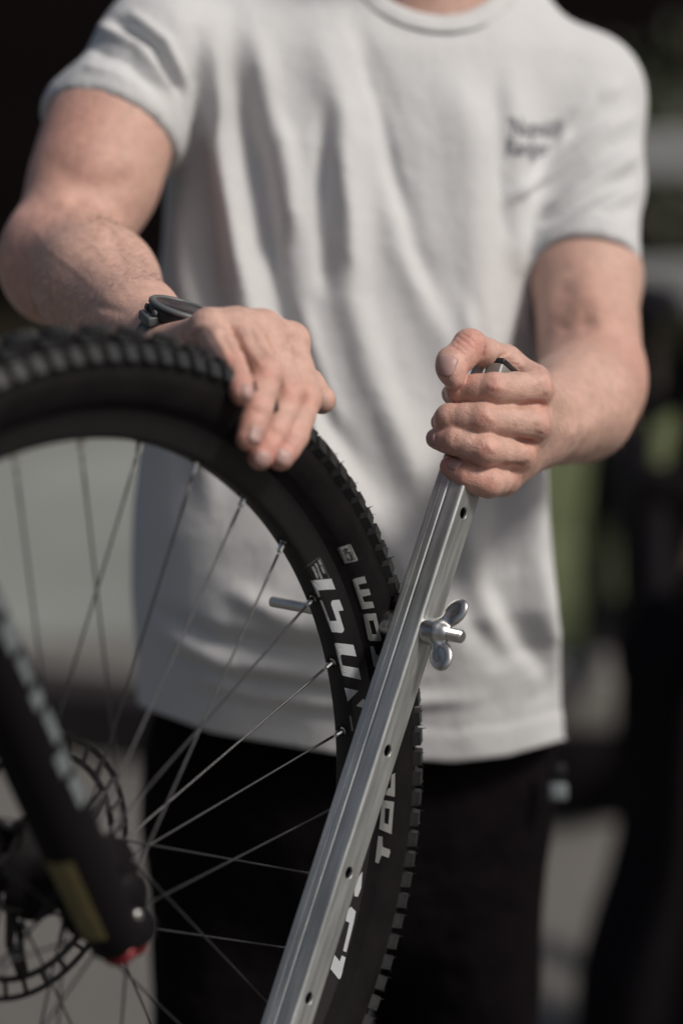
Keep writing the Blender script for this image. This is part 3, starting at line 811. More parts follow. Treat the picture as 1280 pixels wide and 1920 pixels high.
lf = [cap(lw, P(258, 604, 1.800), .0240, .0315), cap(P(258, 604, 1.800), P(185, 535, 1.885), .0325, .0440), cap(P(185, 535, 1.885), P(118, 475, 1.965), .0445, .0470),
      elp(P(100, 500, 1.955), (D(1, 0, 0), D(0, 1, 0), D(0, 0, 1)), (.042, .046, .040))]
lu = [cap(P(130, 450, 1.985), P(180, 330, 2.005), .0475, .0500), cap(P(180, 330, 2.005), P(207, 248, 2.02), .0500, .0495), cap(P(205, 248, 2.02), P(235, 185, 2.035), .0500, .038), cap(P(235, 185, 2.035), P(295, 110, 2.06), .038, .036)]
G = []
for nm in ('index', 'middle', 'ring', 'little'): G.append((.003, .0016, chain(*fist[nm])))
G = [(.012, .01, palm + f_arm[:1])] + [(a, .0026, c) for a, b, c in G] + [(.004, .0016, thumb), (.008, .006, web), (.02, .012, f_arm[1:]), (.02, .012, u_arm)]
ARM_R = Field(G)
G2 = [(.011, .01, lpalm + lf[:1])] + [(.003, .0024, chain(*hand[nm])) for nm in ('little', 'ring', 'middle', 'index')] + [(.006, .004, lthumb), (.02, .012, lf[1:]), (.02, .014, lu)]
ARM_L = Field(G2)
def bounds(f, pad=.02):
    lo = np.full(3, 1e9); hi = -lo
    for pr in f.prims():
        if pr[0] == 'c':
            for q, r in ((pr[1], pr[3]), (pr[2], pr[4])): lo = np.minimum(lo, q - r); hi = np.maximum(hi, q + r)
        else: lo = np.minimum(lo, pr[1] - pr[3].max()); hi = np.maximum(hi, pr[1] + pr[3].max())
    return lo - pad, hi + pad
# torso, neck, head, legs (under the clothes; head is above the frame)
nk = P(797, 30, 2.155); hd = nk + Vector((.01, -.045, .20))
X3 = (Vector((1, 0, 0)), Vector((0, 1, 0)), Vector((0, 0, 1)))
SHL, SHR = P(300, 112, 2.06), P(1072, 190, 2.19)
hipc = P(655, 1500, 2.26)
# frame of the torso: left-right axis follows the shoulders
body_g = [(.06, .05, [cap(SHL, nk - Vector((0, 0, .06)), .050, .055), cap(SHR, nk - Vector((0, 0, .06)), .050, .055),
                      elp(P(690, 330, 2.22), X3, (.165, .098, .21)), elp(P(655, 900, 2.25), X3, (.155, .100, .26)), elp(hipc, X3, (.165, .11, .13))]),
          (.03, .03, [cap(nk - Vector((0, 0, .08)), nk + Vector((0, -.01, .09)), .062, .056)]),
          (.02, .02, [elp(hd + Vector((0, .012, .035)), X3, (.078, .098, .105)), elp(hd + Vector((0, -.035, -.045)), X3, (.055, .058, .072)),
                      cap(hd + Vector((0, -.088, .01)), hd + Vector((0, -.112, -.025)), .008, .014),
                      elp(hd + Vector((.079, .01, -.005)), X3, (.010, .018, .032)), elp(hd + Vector((-.079, .01, -.005)), X3, (.010, .018, .032)),
                      elp(hd + Vector((0, -.086, -.062)), X3, (.026, .012, .009))])]
BODY = Field(body_g, [(.006, elp(hd + Vector((sx * .032, -.100, .015)), X3, (.017, .014, .010))) for sx in (1, -1)])
VS = []; QS = []; n0 = 0
for fld, vx in ((ARM_R, .00105), (ARM_L, .00135), (BODY, .006)):
    lo, hi = bounds(fld)
    V, Q = surface(fld, lo, hi, vx, kmax=.02 if vx < .002 else .06)
    if vx < .002: V = smooth_verts(V, Q, 1, .4)
    VS.append(V); QS.append(Q + n0); n0 += len(V)
SV = np.concatenate(VS); SQ = np.concatenate(QS)
person = mesh_np('person', SV, SQ, M['skin'])
tag(person, 'man in white t-shirt and black trousers holding a bicycle tyre and a metal bar', 'person')
# relief on the skin: knuckle creases, tendons, veins, elbow folds, measured on the photograph
NV = len(VS[0]) + len(VS[1])
SN = vnormals(SV, SQ); US = to_px(SV); vw = np.array(cam.location) - SV; vw /= np.linalg.norm(vw, axis=1)[:, None]
FRS = np.clip((SN * vw).sum(1) * 2, 0, 1); FRS[NV:] = 0
DISP = np.zeros(len(SV)); CREASE = np.zeros(len(SV))
def relief(line, w, h, far=None):
    lo_ = np.min(line, 0) - 4 * w; hi_ = np.max(line, 0) + 4 * w
    m = np.where((US[:, 0] > lo_[0]) & (US[:, 0] < hi_[0]) & (US[:, 1] > lo_[1]) & (US[:, 1] < hi_[1]) & (FRS > 0))[0]
    if len(m) == 0: return
    d, t = px_dist(US[m], line); g = np.exp(-(d / w) ** 2) * np.clip(np.minimum(t, 1 - t) * 4 + .25, 0, 1) * FRS[m]
    DISP[m] += h * .001 * g
    if h < 0 and w < 6: CREASE[m] += g * min(1, -h)
def knuckle(x, y, dx, dy, L, n=3, gap=4.5, h=-.35):
    # short creases across a finger whose direction is (dx, dy)
    q = math.hypot(dx, dy); dx /= q; dy /= q
    for k in range(n):
        o_ = (k - (n - 1) / 2) * gap; cx, cy = x + dx * o_, y + dy * o_; l = L * (1 - .25 * abs(k - (n - 1) / 2))
        relief([(cx - dy * l - dx * 2, cy + dx * l - dy * 2), (cx, cy), (cx + dy * l - dx * 2, cy - dx * l - dy * 2)], 2.3, h)
# thumb of the fist
for ln, w, h in (([(856, 630), (872, 640), (888, 655)], 2.4, -.5), ([(850, 638), (866, 649), (880, 661)], 2.4, -.45), ([(862, 624), (878, 632), (894, 646)], 2.4, -.35),
                 ([(846, 648), (860, 656), (872, 668)], 2.4, -.4), ([(911, 648), (909, 658), (904, 672)], 3.2, -.9), ([(932, 674), (940, 666), (952, 661)], 3, -.8),
                 ([(948, 678), (960, 682), (974, 685)], 3, -.7), ([(955, 688), (966, 690), (978, 691)], 3, -.6), ([(938, 684), (950, 672), (968, 676)], 2.5, -.5),
                 ([(968, 764), (990, 755), (1012, 756), (1030, 766)], 5, -1.6), ([(962, 818), (985, 826), (1008, 832)], 5, -1.6), ([(938, 872), (960, 872), (985, 872)], 5, -1.4),
                 ([(1008, 706), (1020, 722), (1024, 742)], 9, 1.4), ([(1006, 780), (1016, 797), (1010, 812)], 9, 1.5), ([(980, 838), (992, 850), (985, 866)], 8, 1.2),
                 ([(960, 735), (940, 728), (915, 722)], 5, .35), ([(905, 775), (925, 790)], 5, .6), ([(912, 834), (926, 848)], 5, .7), ([(915, 720), (930, 732)], 6, .5)): relief(ln, w, h)
for x, y, dx, dy, L in ((926, 729, 1, 0, 14), (905, 785, 1, 0, 14), (909, 843, 1, .15, 14), (916, 905, 1, .1, 13)): knuckle(x, y, dx, dy, L, 3, 5, -.28)
for x, y, dx, dy, L in ((862, 730, 1, 0, 12), (843, 784, 1, 0, 12), (852, 825, 1, .2, 12), (876, 892, 1, .4, 12)): knuckle(x, y, dx, dy, L, 2, 4, -.25)
# hand on the tyre: tendons and knuckles
for ln, w, h in (([(350, 628), (375, 612), (392, 606)], 7, 1.3), ([(400, 622), (425, 612), (447, 606)], 7, 1.1), ([(418, 600), (418, 622), (430, 650), (448, 676)], 7, -1.3),
                 ([(468, 608), (478, 640), (500, 670)], 6, -1.2), ([(520, 620), (532, 660), (548, 700)], 6, -1.2), ([(446, 612), (470, 660), (496, 694)], 6, .8), ([(495, 618), (520, 680), (540, 735)], 6, .8),
                 ([(548, 645), (562, 700), (571, 742)], 6, .8), ([(392, 607), (410, 640), (430, 675)], 6, .8), ([(490, 690), (503, 700), (514, 708)], 9, 1.2), ([(530, 738), (545, 745), (556, 750)], 9, 1.2)): relief(ln, w, h)
for x, y, dx, dy, L in ((500, 701, -.3, 1, 15), (543, 745, -.35, 1, 14), (571, 750, -.3, 1, 13), (431, 680, .35, 1, 12)): knuckle(x, y, dx, dy, L, 3, 6, -.5)
for x, y, dx, dy, L in ((482, 772, -.3, 1, 12), (515, 812, -.5, 1, 12), (549, 818, -.5, 1, 12)): knuckle(x, y, dx, dy, L, 2, 5, -.35)
# forearms: elbow folds, muscle edges, veins
for ln, w, h in (([(20, 392), (70, 378), (120, 392), (165, 372)], 15, -3.2), ([(150, 380), (205, 425), (240, 500)], 16, -2.8), ([(40, 430), (110, 455), (170, 500), (215, 545)], 28, 1.6),
                 ([(90, 300), (150, 345), (210, 350), (262, 330)], 22, -2.0), ([(60, 420), (95, 470), (140, 505), (200, 560)], 7, .4), ([(130, 430), (180, 462), (215, 510), (250, 560)], 6, .4),
                 ([(20, 500), (60, 540), (110, 585)], 26, -1.0), ([(110, 590), (170, 570), (240, 590)], 9, -1.0),
                 ([(985, 655), (1025, 632), (1075, 600), (1120, 590)], 24, -5.0), ([(1060, 520), (1050, 580), (1035, 620)], 20, -2.5), ([(1090, 500), (1115, 560), (1150, 620)], 26, 2.2),
                 ([(1010, 700), (1060, 680), (1120, 665), (1170, 680)], 24, 3.0), ([(1040, 770), (1090, 780), (1150, 745)], 20, -1.6), ([(1155, 640), (1175, 690), (1160, 740)], 18, 1.5),
                 ([(1040, 720), (1080, 735), (1120, 728)], 6, .8), ([(1050, 820), (1100, 800), (1140, 770)], 18, 1.8)): relief(ln, w, h)
SV = SV + SN * DISP[:, None]
person.data.vertices.foreach_set('co', SV.astype(np.float32).ravel()); person.data.update()
# skin tint: redder knuckles and finger ends, narrow creases darker, veins left to the noise
tint = np.ones((len(SV), 3)); CREASE = np.clip(CREASE, 0, 1)[:, None]; tint = tint * (1 - CREASE * np.array((.16, .34, .34)))
def spot(c, r, col, s=1.0):
    d2 = ((SV - np.array(c)) ** 2).sum(1); w = np.exp(-d2 / (2 * r * r)) * s
    tint[:] = tint * (1 - w[:, None]) + tint * np.array(col) * w[:, None]
RED = (1.02, .74, .72); PALE = (1.06, 1.06, 1.04)
for k in ('i1', 'm1', 'r1', 'l1', 'l2'): spot(fs[k] + D(0, 0, -.011), .0065, RED, .55)
for k in ('i2', 'm2', 'r2'): spot(fs[k], .008, RED, .35)
for k in ('i0', 'm0', 'r0', 'l0'): spot(fs[k] + D(.008, 0, -.004), .008, RED, .45)
for k in ('i3', 'm3', 'r3', 'l3', 'L3', 'R3', 'M3', 'I3'): spot(fs[k], .010, (1.0, .66, .66), .65)
spot(th2 + D(.001, 0, -.011), .009, RED, .9); spot(th3 + D(.006, .006, -.004), .008, RED, .5)
for k in ('L1', 'R1', 'M1', 'I1'): spot(fs[k] + D(0, 0, -.01), .008, RED, .5)
for k in ('L2', 'R2', 'M2', 'I2'): spot(fs[k], .008, RED, .35)
for k in ('m1', 'r1'): spot(fs[k] + D(.003, -.003, -.011), .0025, (1.15, 1.2, 1.2), .5)
spot(P(130, 250, 1.97), .035, RED, .45); spot(P(60, 470, 1.93), .035, RED, .4); spot(P(1040, 590, 2.0), .035, (1.0, .78, .68), .4); spot(P(1190, 700, 1.97), .03, RED, .4)  # brown spot paints the shade of the inner elbow; the rest are redness
ca = person.data.color_attributes.new('tint', 'FLOAT_COLOR', 'POINT')
ca.data.foreach_set('color', np.concatenate([tint, np.ones((len(tint), 1))], 1).astype(np.float32).ravel())

def nail(fld, c, nrm, tip, w, l, st=.012):
    nrm = nrm.normalized(); tip = (tip - nrm * tip.dot(nrm)).normalized(); sd = nrm.cross(tip); n = 13
    pts = []; 
    for i in range(n):
        v = -1 + 2 * i / (n - 1)
        hw = w * (1 - .10 * max(0, v) ** 2) * math.sqrt(max(.0, 1 - (abs(v) ** 5) * .75))
        for j in range(n):
            u = -1 + 2 * j / (n - 1); pts.append(c + tip * (l * v) + sd * (hw * u) + nrm * st)
    p = np.array(pts, F32); nn = np.array(nrm, F32); rays = p.copy(); act = np.ones(len(p), bool)
    for _ in range(60):
        d = fld(rays); rays = rays - nn * (d * .9)[:, None]
        if np.abs(d).max() < 1e-5: break
    uu = np.tile(np.linspace(-1, 1, n), n); vv = np.repeat(np.linspace(-1, 1, n), n)
    lift = .00055 - .0007 * np.abs(uu) ** 6 + .0003 * np.maximum(vv, 0) - .0008 * np.maximum(-vv, 0) ** 8
    rays += nn * lift[:, None]
    Q = [(i * n + j, i * n + j + 1, (i + 1) * n + j + 1, (i + 1) * n + j) for i in range(n - 1) for j in range(n - 1)]
    bm = bmesh.new(); vs = [bm.verts.new(tuple(map(float, q))) for q in rays]
    for q in Q: bm.faces.new([vs[k] for k in q])
    o = bm_obj('fingernail', bm, M['nail'], person)
    sol = o.modifiers.new('s', 'SOLIDIFY'); sol.thickness = .0005; sol.offset = 0
    return o
nail(ARM_R, P(843, 687, 1.738), D(-.38, -.02, -.92), D(-.25, .9, 0), .0080, .0078)
nail(ARM_R, P(815, 822, 1.748), D(-.62, 0, -.78), D(-.5, .05, .8), .0060, .0056)
nail(ARM_R, P(852, 872, 1.741), D(-.1, -.35, -.93), D(-.8, -.55, .1), .0050, .0048, .003)
nail(ARM_R, P(842, 742, 1.768), D(-.97, 0, -.2), D(-.1, .2, .97), .0058, .0055)
nail(ARM_R, P(826, 795, 1.762), D(-.97, 0, -.2), D(-.1, .2, .97), .0060, .0055)
nail(ARM_L, P(460, 735, 1.566), D(.45, -.05, -.9), D(-.1, .95, .1), .0048, .0050)
nail(ARM_L, P(475, 818, 1.582), D(.35, -.15, -.93), D(-.3, .95, .1), .0056, .0055)
nail(ARM_L, P(489, 860, 1.597), D(.10, .0, -1), D(-.4, .9, .1), .0056, .0052)
nail(ARM_L, P(530, 858, 1.607), D(.15, 0, -1), D(-.4, .9, .1), .0056, .0052)
nail(ARM_L, P(597, 752, 1.690), D(-.6, .1, -.8), D(.6, .8, .1), .0055, .0060)

# fine hair on the forearms
def arm_hair():
    V = []; F = []
    def grow(fld, a, b, r, n, lean, L=(.006, .014)):
        for _ in range(n):
            t = random.random(); c = a.lerp(b, t); th = random.random() * 6.283
            x, y, ax = frame_of(b - a); d = x * math.cos(th) + y * math.sin(th)
            if d.dot(cam.location - c) < -.02: continue
            p = c + d * (r * 1.6); q = np.array(p, F32)
            for __ in range(14): e = float(fld(q[None])[0]); q = q - np.array(d, F32) * e * .95
            p = Vector([float(z) for z in q]); g = (lean * .9 + d * .35 + Vector(RNG.normal(0, .25, 3))).normalized(); l = random.uniform(*L); w = .00008
            s = g.cross(cam.location - p).normalized() * w; k = len(V); m = p + g * l * .5 + d * l * .06
            V.extend([p - s - d * .0003, p + s - d * .0003, m + s * .7, m - s * .7, p + g * l - d * l * .05]); F.extend([(k, k + 1, k + 2, k + 3), (k + 3, k + 2, k + 4)])
    grow(ARM_L, P(262, 585, 1.79), P(130, 480, 1.95), .05, 2600, D(.5, .5, -.7))
    grow(ARM_R, P(1000, 850, 1.80), P(985, 800, 1.86), .03, 120, D(.1, .9, .2), (.006, .012))
    grow(ARM_R, P(1040, 785, 1.885), P(1128, 715, 2.0), .05, 400, D(-.5, .5, -.7))
    o = mesh_from('arm_hair', V, F, M['fuzz'], person, False); tag(o, kind='stuff')
arm_hair()

# hair cap on the head (above the frame)
V, Q = surface(Field([(.01, .01, [elp(hd + Vector((0, .022, .048)), X3, (.086, .102, .106))])], [(.01, elp(hd + Vector((0, -.11, -.03)), X3, (.09, .09, .09)))]), arr(hd) - .2, arr(hd) + .2, .005)
mesh_np('hair', V, Q, M['hair'], person)

# ---------------------------------------------------------------- t-shirt
lev = [(-40, 705, 2.155, .150, .070), (80, 700, 2.15, .172, .100), (250, 684, 2.145, .172, .118), (450, 665, 2.145, .170, .126), (700, 648, 2.145, .176, .132),
       (950, 645, 2.145, .183, .142), (1100, 648, 2.15, .187, .141), (1250, 655, 2.175, .190, .124), (1420, 657, 2.195, .193, .109), (1560, 657, 2.2, .193, .104)]
LZ = []; 
for py, px, d, a, b in lev: q = P(px, py, d); LZ.append((q.z, q.x, q.y, a, b))
LZ = np.array(LZ[::-1])
yaw = math.atan2(SHR.y - SHL.y, SHR.x - SHL.x) * .75
def torso_sd(p):
    z = p[..., 2]; cx, cy, a, b = [np.interp(z, LZ[:, 0], LZ[:, k]) for k in (1, 2, 3, 4)]
    yw = yaw * np.clip((z - LZ[1, 0]) / (LZ[-2, 0] - LZ[1, 0]), 0, 1)
    x = p[..., 0] - cx; y = p[..., 1] - cy; c, s = np.cos(yw), np.sin(yw); X = x * c + y * s; Y = -x * s + y * c
    e = 2.5; k = (np.abs(X / a) ** e + np.abs(Y / b) ** e) ** (1 / e)
    d = (k - 1) * np.minimum(a, b) * 1.05
    ztop = LZ[-1, 0]; zb = LZ[0, 0]
    return np.maximum(np.maximum(d, z - ztop), zb - z)
SLV = [(SHL, P(172, 225, 2.005), .069, .0610), (SHR, P(1095, 500, 2.10), .070, .0520)]
shirt_caps = [cap(SHL, nk - Vector((0, 0, .070)), .055, .060), cap(SHR, nk - Vector((0, 0, .070)), .058, .060)]
sl_caps = [[cap(SHL, P(220, 220, 2.03), .0560, .0570), cap(P(220, 220, 2.03), P(168, 335, 2.00), .0575, .0595)],
           [cap(SHR, P(1094, 350, 2.145), .0585, .0525), cap(P(1094, 350, 2.145), P(1098, 620, 2.05), .0500, .0480)]]
HEML = (P(209, 245, 2.02), (P(168, 335, 2.0) - P(220, 220, 2.03)).normalized())
HEMR = (P(1100, 508, 2.090), (P(1098, 620, 2.05) - P(1094, 350, 2.145)).normalized())
class ShirtField(Field):
    def __call__(s, p, keep=None):
        d = torso_sd(p)
        for c in shirt_caps: d = smin(d, ev(c, p), .05)
        for cs, (hc, ha) in zip(sl_caps, (HEML, HEMR)):
            e = smin(ev(cs[0], p), ev(cs[1], p), .01); e = np.maximum(e, (p - arr(hc)) @ arr(ha) - .004)
            d = smin(d, e, .022)
        return d.astype(F32)
allc = shirt_caps + sl_caps[0] + sl_caps[1] + [elp(P(655, 700, 2.15), X3, (.25, .2, .5))]
SF = ShirtField([(.02, .02, allc)])
lo = np.array([LZ[:, 1].min() - .32, LZ[:, 2].min() - .25, LZ[0, 0] + .01], F32); hi = np.array([LZ[:, 1].max() + .32, LZ[:, 2].max() + .25, LZ[-1, 0] + .16], F32)
def shirt():
    V, Q = surface(SF, lo, hi, .0040, kmax=.5)
    V = smooth_verts(V, Q, 4, .5); N = vnormals(V, Q)
    U = to_px(V); view = np.array(cam.location) - V; view /= np.linalg.norm(view, axis=1)[:, None]
    fr = np.clip((N * view).sum(1) * 2.2, 0, 1)
    disp = np.zeros(len(V))
    R_ = [  # line, half width px, height mm
     ([(395, 60), (410, 250), (440, 430), (462, 600), (520, 760)], 26, 7.0),
     ([(470, 40), (505, 200), (535, 340), (552, 470)], 24, 5.5),
     ([(590, 60), (640, 220), (655, 420), (655, 560), (700, 720), (770, 880), (860, 1010)], 34, 7.5),
     ([(840, 120), (880, 260), (890, 430), (905, 600), (930, 760)], 42, 6.5),
     ([(960, 150), (975, 300), (960, 420), (975, 520)], 26, 4.5),
     ([(720, 320), (760, 470), (830, 640), (880, 760), (900, 900)], 34, 5.0),
     ([(330, 330), (345, 520), (370, 760), (400, 960)], 26, 5.0),
     ([(540, 700), (600, 830), (680, 960), (770, 1080), (850, 1200)], 36, 6.0),
     ([(985, 820), (995, 980), (1010, 1120), (1035, 1260)], 32, 8.0),
     ([(850, 900), (880, 1060), (930, 1190), (1010, 1300)], 38, 7.0),
     ([(280, 1170), (420, 1235), (600, 1262), (800, 1270)], 20, 5.0),
     ([(330, 1245), (480, 1300), (660, 1318), (900, 1310)], 15, 4.0),
     ([(420, 1100), (560, 1170), (700, 1190)], 22, 4.0),
     ([(150, 120), (215, 140), (290, 200)], 9, 4.5), ([(175, 45), (260, 90), (330, 190)], 10, 5.0), ([(240, 20), (310, 80), (350, 170)], 10, 4.5),
     ([(130, 165), (210, 180), (300, 250)], 8, 3.0),
     ([(405, 180), (432, 320), (455, 470), (492, 640), (540, 760)], 12, 3.5), ([(530, 230), (548, 330), (556, 440)], 13, 3.0), ([(632, 260), (650, 400), (660, 520)], 14, 3.0),
     ([(560, 560), (600, 700), (650, 820)], 14, 2.8), ([(1000, 930), (985, 1040), (1005, 1160), (1040, 1300)], 14, 4.0), ([(690, 90), (735, 230), (770, 380)], 12, 2.5),
     ([(290, 420), (300, 600), (330, 800)], 14, 3.0), ([(860, 560), (880, 700), (905, 800)], 15, 3.5),
     ([(1190, 215), (1090, 275), (1000, 340), (940, 380)], 10, 5.0), ([(1203, 285), (1100, 345), (1010, 405)], 9, 4.5), ([(1198, 355), (1110, 395), (1020, 445)], 8, 3.6), ([(1180, 420), (1100, 440), (1030, 465)], 8, 2.6),
     ([(1170, 150), (1090, 210), (1030, 290)], 13, 3.5)]
    VA = [
     ([(372, 40), (380, 200), (372, 330), (385, 480), (410, 620)], 20, 8.0),
     ([(435, 110), (470, 300), (500, 480), (540, 640), (620, 800), (700, 930)], 26, 6.5),
     ([(610, 180), (600, 400), (610, 560)], 18, 4.0),
     ([(665, 40), (715, 180), (745, 330), (775, 460), (830, 600)], 22, 6.0),
     ([(930, 130), (935, 330), (945, 460)], 16, 3.5),
     ([(915, 820), (940, 950), (925, 1090), (975, 1200), (1010, 1260)], 34, 8.0),
     ([(800, 880), (840, 1040), (900, 1180), (990, 1290)], 28, 6.5),
     ([(560, 860), (640, 1000), (720, 1110)], 30, 5.0),
     ([(255, 1130), (400, 1195), (560, 1222), (760, 1230)], 16, 4.0), ([(290, 1220), (450, 1275), (640, 1292)], 10, 3.0),
     ([(165, 85), (240, 115), (310, 195)], 8, 4.0), ([(205, 30), (290, 85), (342, 190)], 8, 4.5),
     ([(1195, 252), (1080, 315), (985, 372)], 7, 4.0), ([(1198, 322), (1105, 372), (1010, 425)], 7, 3.6), ([(1190, 388), (1110, 418), (1030, 452)], 6, 2.8), ([(1130, 175), (1060, 260)], 8, 3.0),
     ([(478, 250), (505, 400), (520, 520)], 12, 3.0), ([(345, 560), (350, 700), (380, 860)], 14, 3.0), ([(1010, 520), (985, 620), (975, 760)], 14, 4.0)]
    for L, sg in ((R_, 1), (VA, -1)):
        for line, w, h in L:
            d, t = px_dist(U, line); fade = np.clip(np.minimum(t, 1 - t) * 5 + .15, 0, 1)
            disp += sg * h * .001 * np.exp(-(d / w) ** 2) * fade
    disp *= fr * 1.6
    for cs, (hc, ha) in zip(sl_caps, (HEML, HEMR)):      # folds die out towards the stitched sleeve ends
        e = np.minimum(ev(cs[0], V), ev(cs[1], V)); q = (V - np.array(hc)) @ np.array(ha)
        disp *= np.where((e < .006) & (q > -.05), np.clip((-q - .004) / .035, 0, 1), 1)
    # a gentle drape everywhere
    x, z = U[:, 0] / 100, U[:, 1] / 100
    disp += .0010 * np.sin(x * 2.1 + .45 * z + 1.3 * np.sin(z * .5)) + .0006 * np.sin(x * 4.3 - .8 * z)
    back = 1 - fr; disp += back * .003 * np.sin(V[:, 0] * 60 + V[:, 2] * 12)
    V0 = V.copy(); V = V + N * disp[:, None]
    # openings: sleeves, neck, hem
    keep = np.ones(len(V), bool)
    hz = LZ[0, 0] + .055
    cL, axL = HEML; cR, axR = HEMR
    tsd = torso_sd(V); ss = []
    for cs, (hc, ha) in zip(sl_caps, (HEML, HEMR)):
        e = np.minimum(ev(cs[0], V0), ev(cs[1], V0)); q = (V0 - np.array(hc)) @ np.array(ha)
        ss.append((e, q))
    sL, sR = ss[0][1], ss[1][1]
    nearL = (ss[0][0] < .004) & (U[:, 0] < 380) & (sL > -.06); nearR = (ss[1][0] < .004) & (U[:, 0] > 960) & (sR > -.06)
    endcap = ((np.abs(sL - .004) < .0035) & (ss[0][0] < -.0045) & (tsd > .003)) | ((np.abs(sR - .004) < .0035) & (ss[1][0] < -.0045) & (tsd > .003))
    EC = np.array(P(797, -66, 2.125)); ER = np.array((.083, .100, .078)); rn = np.sqrt((((V - EC) / ER) ** 2).sum(1))
    hx = [200, 255, 400, 640, 850, 950, 1060, 1120]; hy = [1290, 1318, 1372, 1412, 1427, 1415, 1384, 1370]
    dep = V[:, 1] * CP - (V[:, 2] - CAMZ) * SP; dd_ = np.minimum(dep, 2.19)
    hemline = CAMZ - dd_ * SP - (np.interp(U[:, 0], hx, hy) - 960) / FPX * dd_ * CP
    keepv = ~(endcap | (rn < 1) | (V[:, 2] < hemline))
    # hems drawn out: snap border vertices onto the opening
    m = (V[:, 2] < hemline) & (V[:, 2] > hemline - .0075); V[m, 2] = hemline[m]; keepv[m] = True
    m = (rn < 1) & (rn > .93)
    V[m] = EC + (V[m] - EC) / rn[m][:, None]; keepv[m] = True
    # turned-over hem: stitched band, a hair thicker
    for s_, near, ax in ((sL, nearL, axL), (sR, nearR, axR)):
        b = near & (s_ < 0); V[b] += N[b] * (.0011 * (s_[b] > -.022) - .0009 * np.exp(-((s_[b] + .0225) / .0022) ** 2))[:, None]
    hb_ = V[:, 2] - hemline; m = hb_ < .04; V[m] += N[m] * (.0012 * (hb_[m] < .025) - .0010 * np.exp(-((hb_[m] - .0255) / .0025) ** 2))[:, None]
    Q = Q[keepv[Q].all(1)]
    used = np.zeros(len(V), bool); used[Q.ravel()] = True; idx = np.cumsum(used) - 1
    V2 = V[used]; Q2 = idx[Q]
    E_ = np.sort(np.concatenate([Q2[:, [0, 1]], Q2[:, [1, 2]], Q2[:, [2, 3]], Q2[:, [3, 0]]]), 1)
    Eu, cn = np.unique(E_, axis=0, return_counts=True); Eb = Eu[cn == 1]
    for _ in range(10):
        acc = np.zeros_like(V2); ct = np.zeros(len(V2))
        for a_, b_ in ((0, 1), (1, 0)):
            np.add.at(acc, Eb[:, a_], V2[Eb[:, b_]]); np.add.at(ct, Eb[:, a_], 1)
        m_ = ct > 0; V2[m_] = V2[m_] * .5 + acc[m_] / ct[m_][:, None] * .5
    o = mesh_np('t_shirt', V2, Q2, M['shirt'], person)
    md = o.modifiers.new('s', 'SOLIDIFY'); md.thickness = .0016; md.offset = -1
    # ribbed collar
    bv = BVHTree.FromPolygons([Vector(v) for v in V2.tolist()], Q2.tolist())
    rq = []; ph = np.radians(np.linspace(-85, 89, 180))
    for k in range(96):
        a = 2 * math.pi * k / 96
        pts = EC + np.stack([ER[0] * math.cos(a) * np.cos(ph), ER[1] * math.sin(a) * np.cos(ph), ER[2] * np.sin(ph)], 1)
        sd_ = SF(pts.astype(F32)); neg = np.where(sd_ < 0)[0]; i = neg[-1] if len(neg) else 60
        rq.append(Vector(pts[i]))
    for _ in range(8): rq = [(rq[k - 1] + rq[k] * 2 + rq[(k + 1) % 96]) / 4 for k in range(96)]
    axn = Vector(EC)
    ring = []
    for k in range(96):
        a = 2 * math.pi * k / 96; q = rq[k]; outw = Vector((math.cos(a) * ER[0], math.sin(a) * ER[1], 0)).normalized()
        up = (Vector((0, 0, 1)) * .75 - outw * .66).normalized(); nn_ = (outw * .75 + Vector((0, 0, 1)) * .66).normalized()
        ring.append([q - up * .004 + nn_ * .0016, q + nn_ * .0034, q + up * .008 + nn_ * .0036, q + up * .0155 + nn_ * .0030, q + up * .0165 + nn_ * .0012, q + up * .008 - nn_ * .001])
    VV = [p for r in ring for p in r]
    FF = [(k * 6 + j, k * 6 + (j + 1) % 6, ((k + 1) % 96) * 6 + (j + 1) % 6, ((k + 1) % 96) * 6 + j) for k in range(96) for j in range(6)]
    mesh_from('collar', VV, FF, M['shirt'], person)
    return o, bv
tshirt, BV_S = shirt()
text_decal('shirt_print', "'Nupniä®", (952, 254), (27, 1.0), (2, -50), BV_S, M['shirt_print'], tshirt, .0012)
text_decal('shirt_print', 'Ranger', (948, 290), (28, 1.0), (2, -46), BV_S, M['shirt_print'], tshirt, .0012)

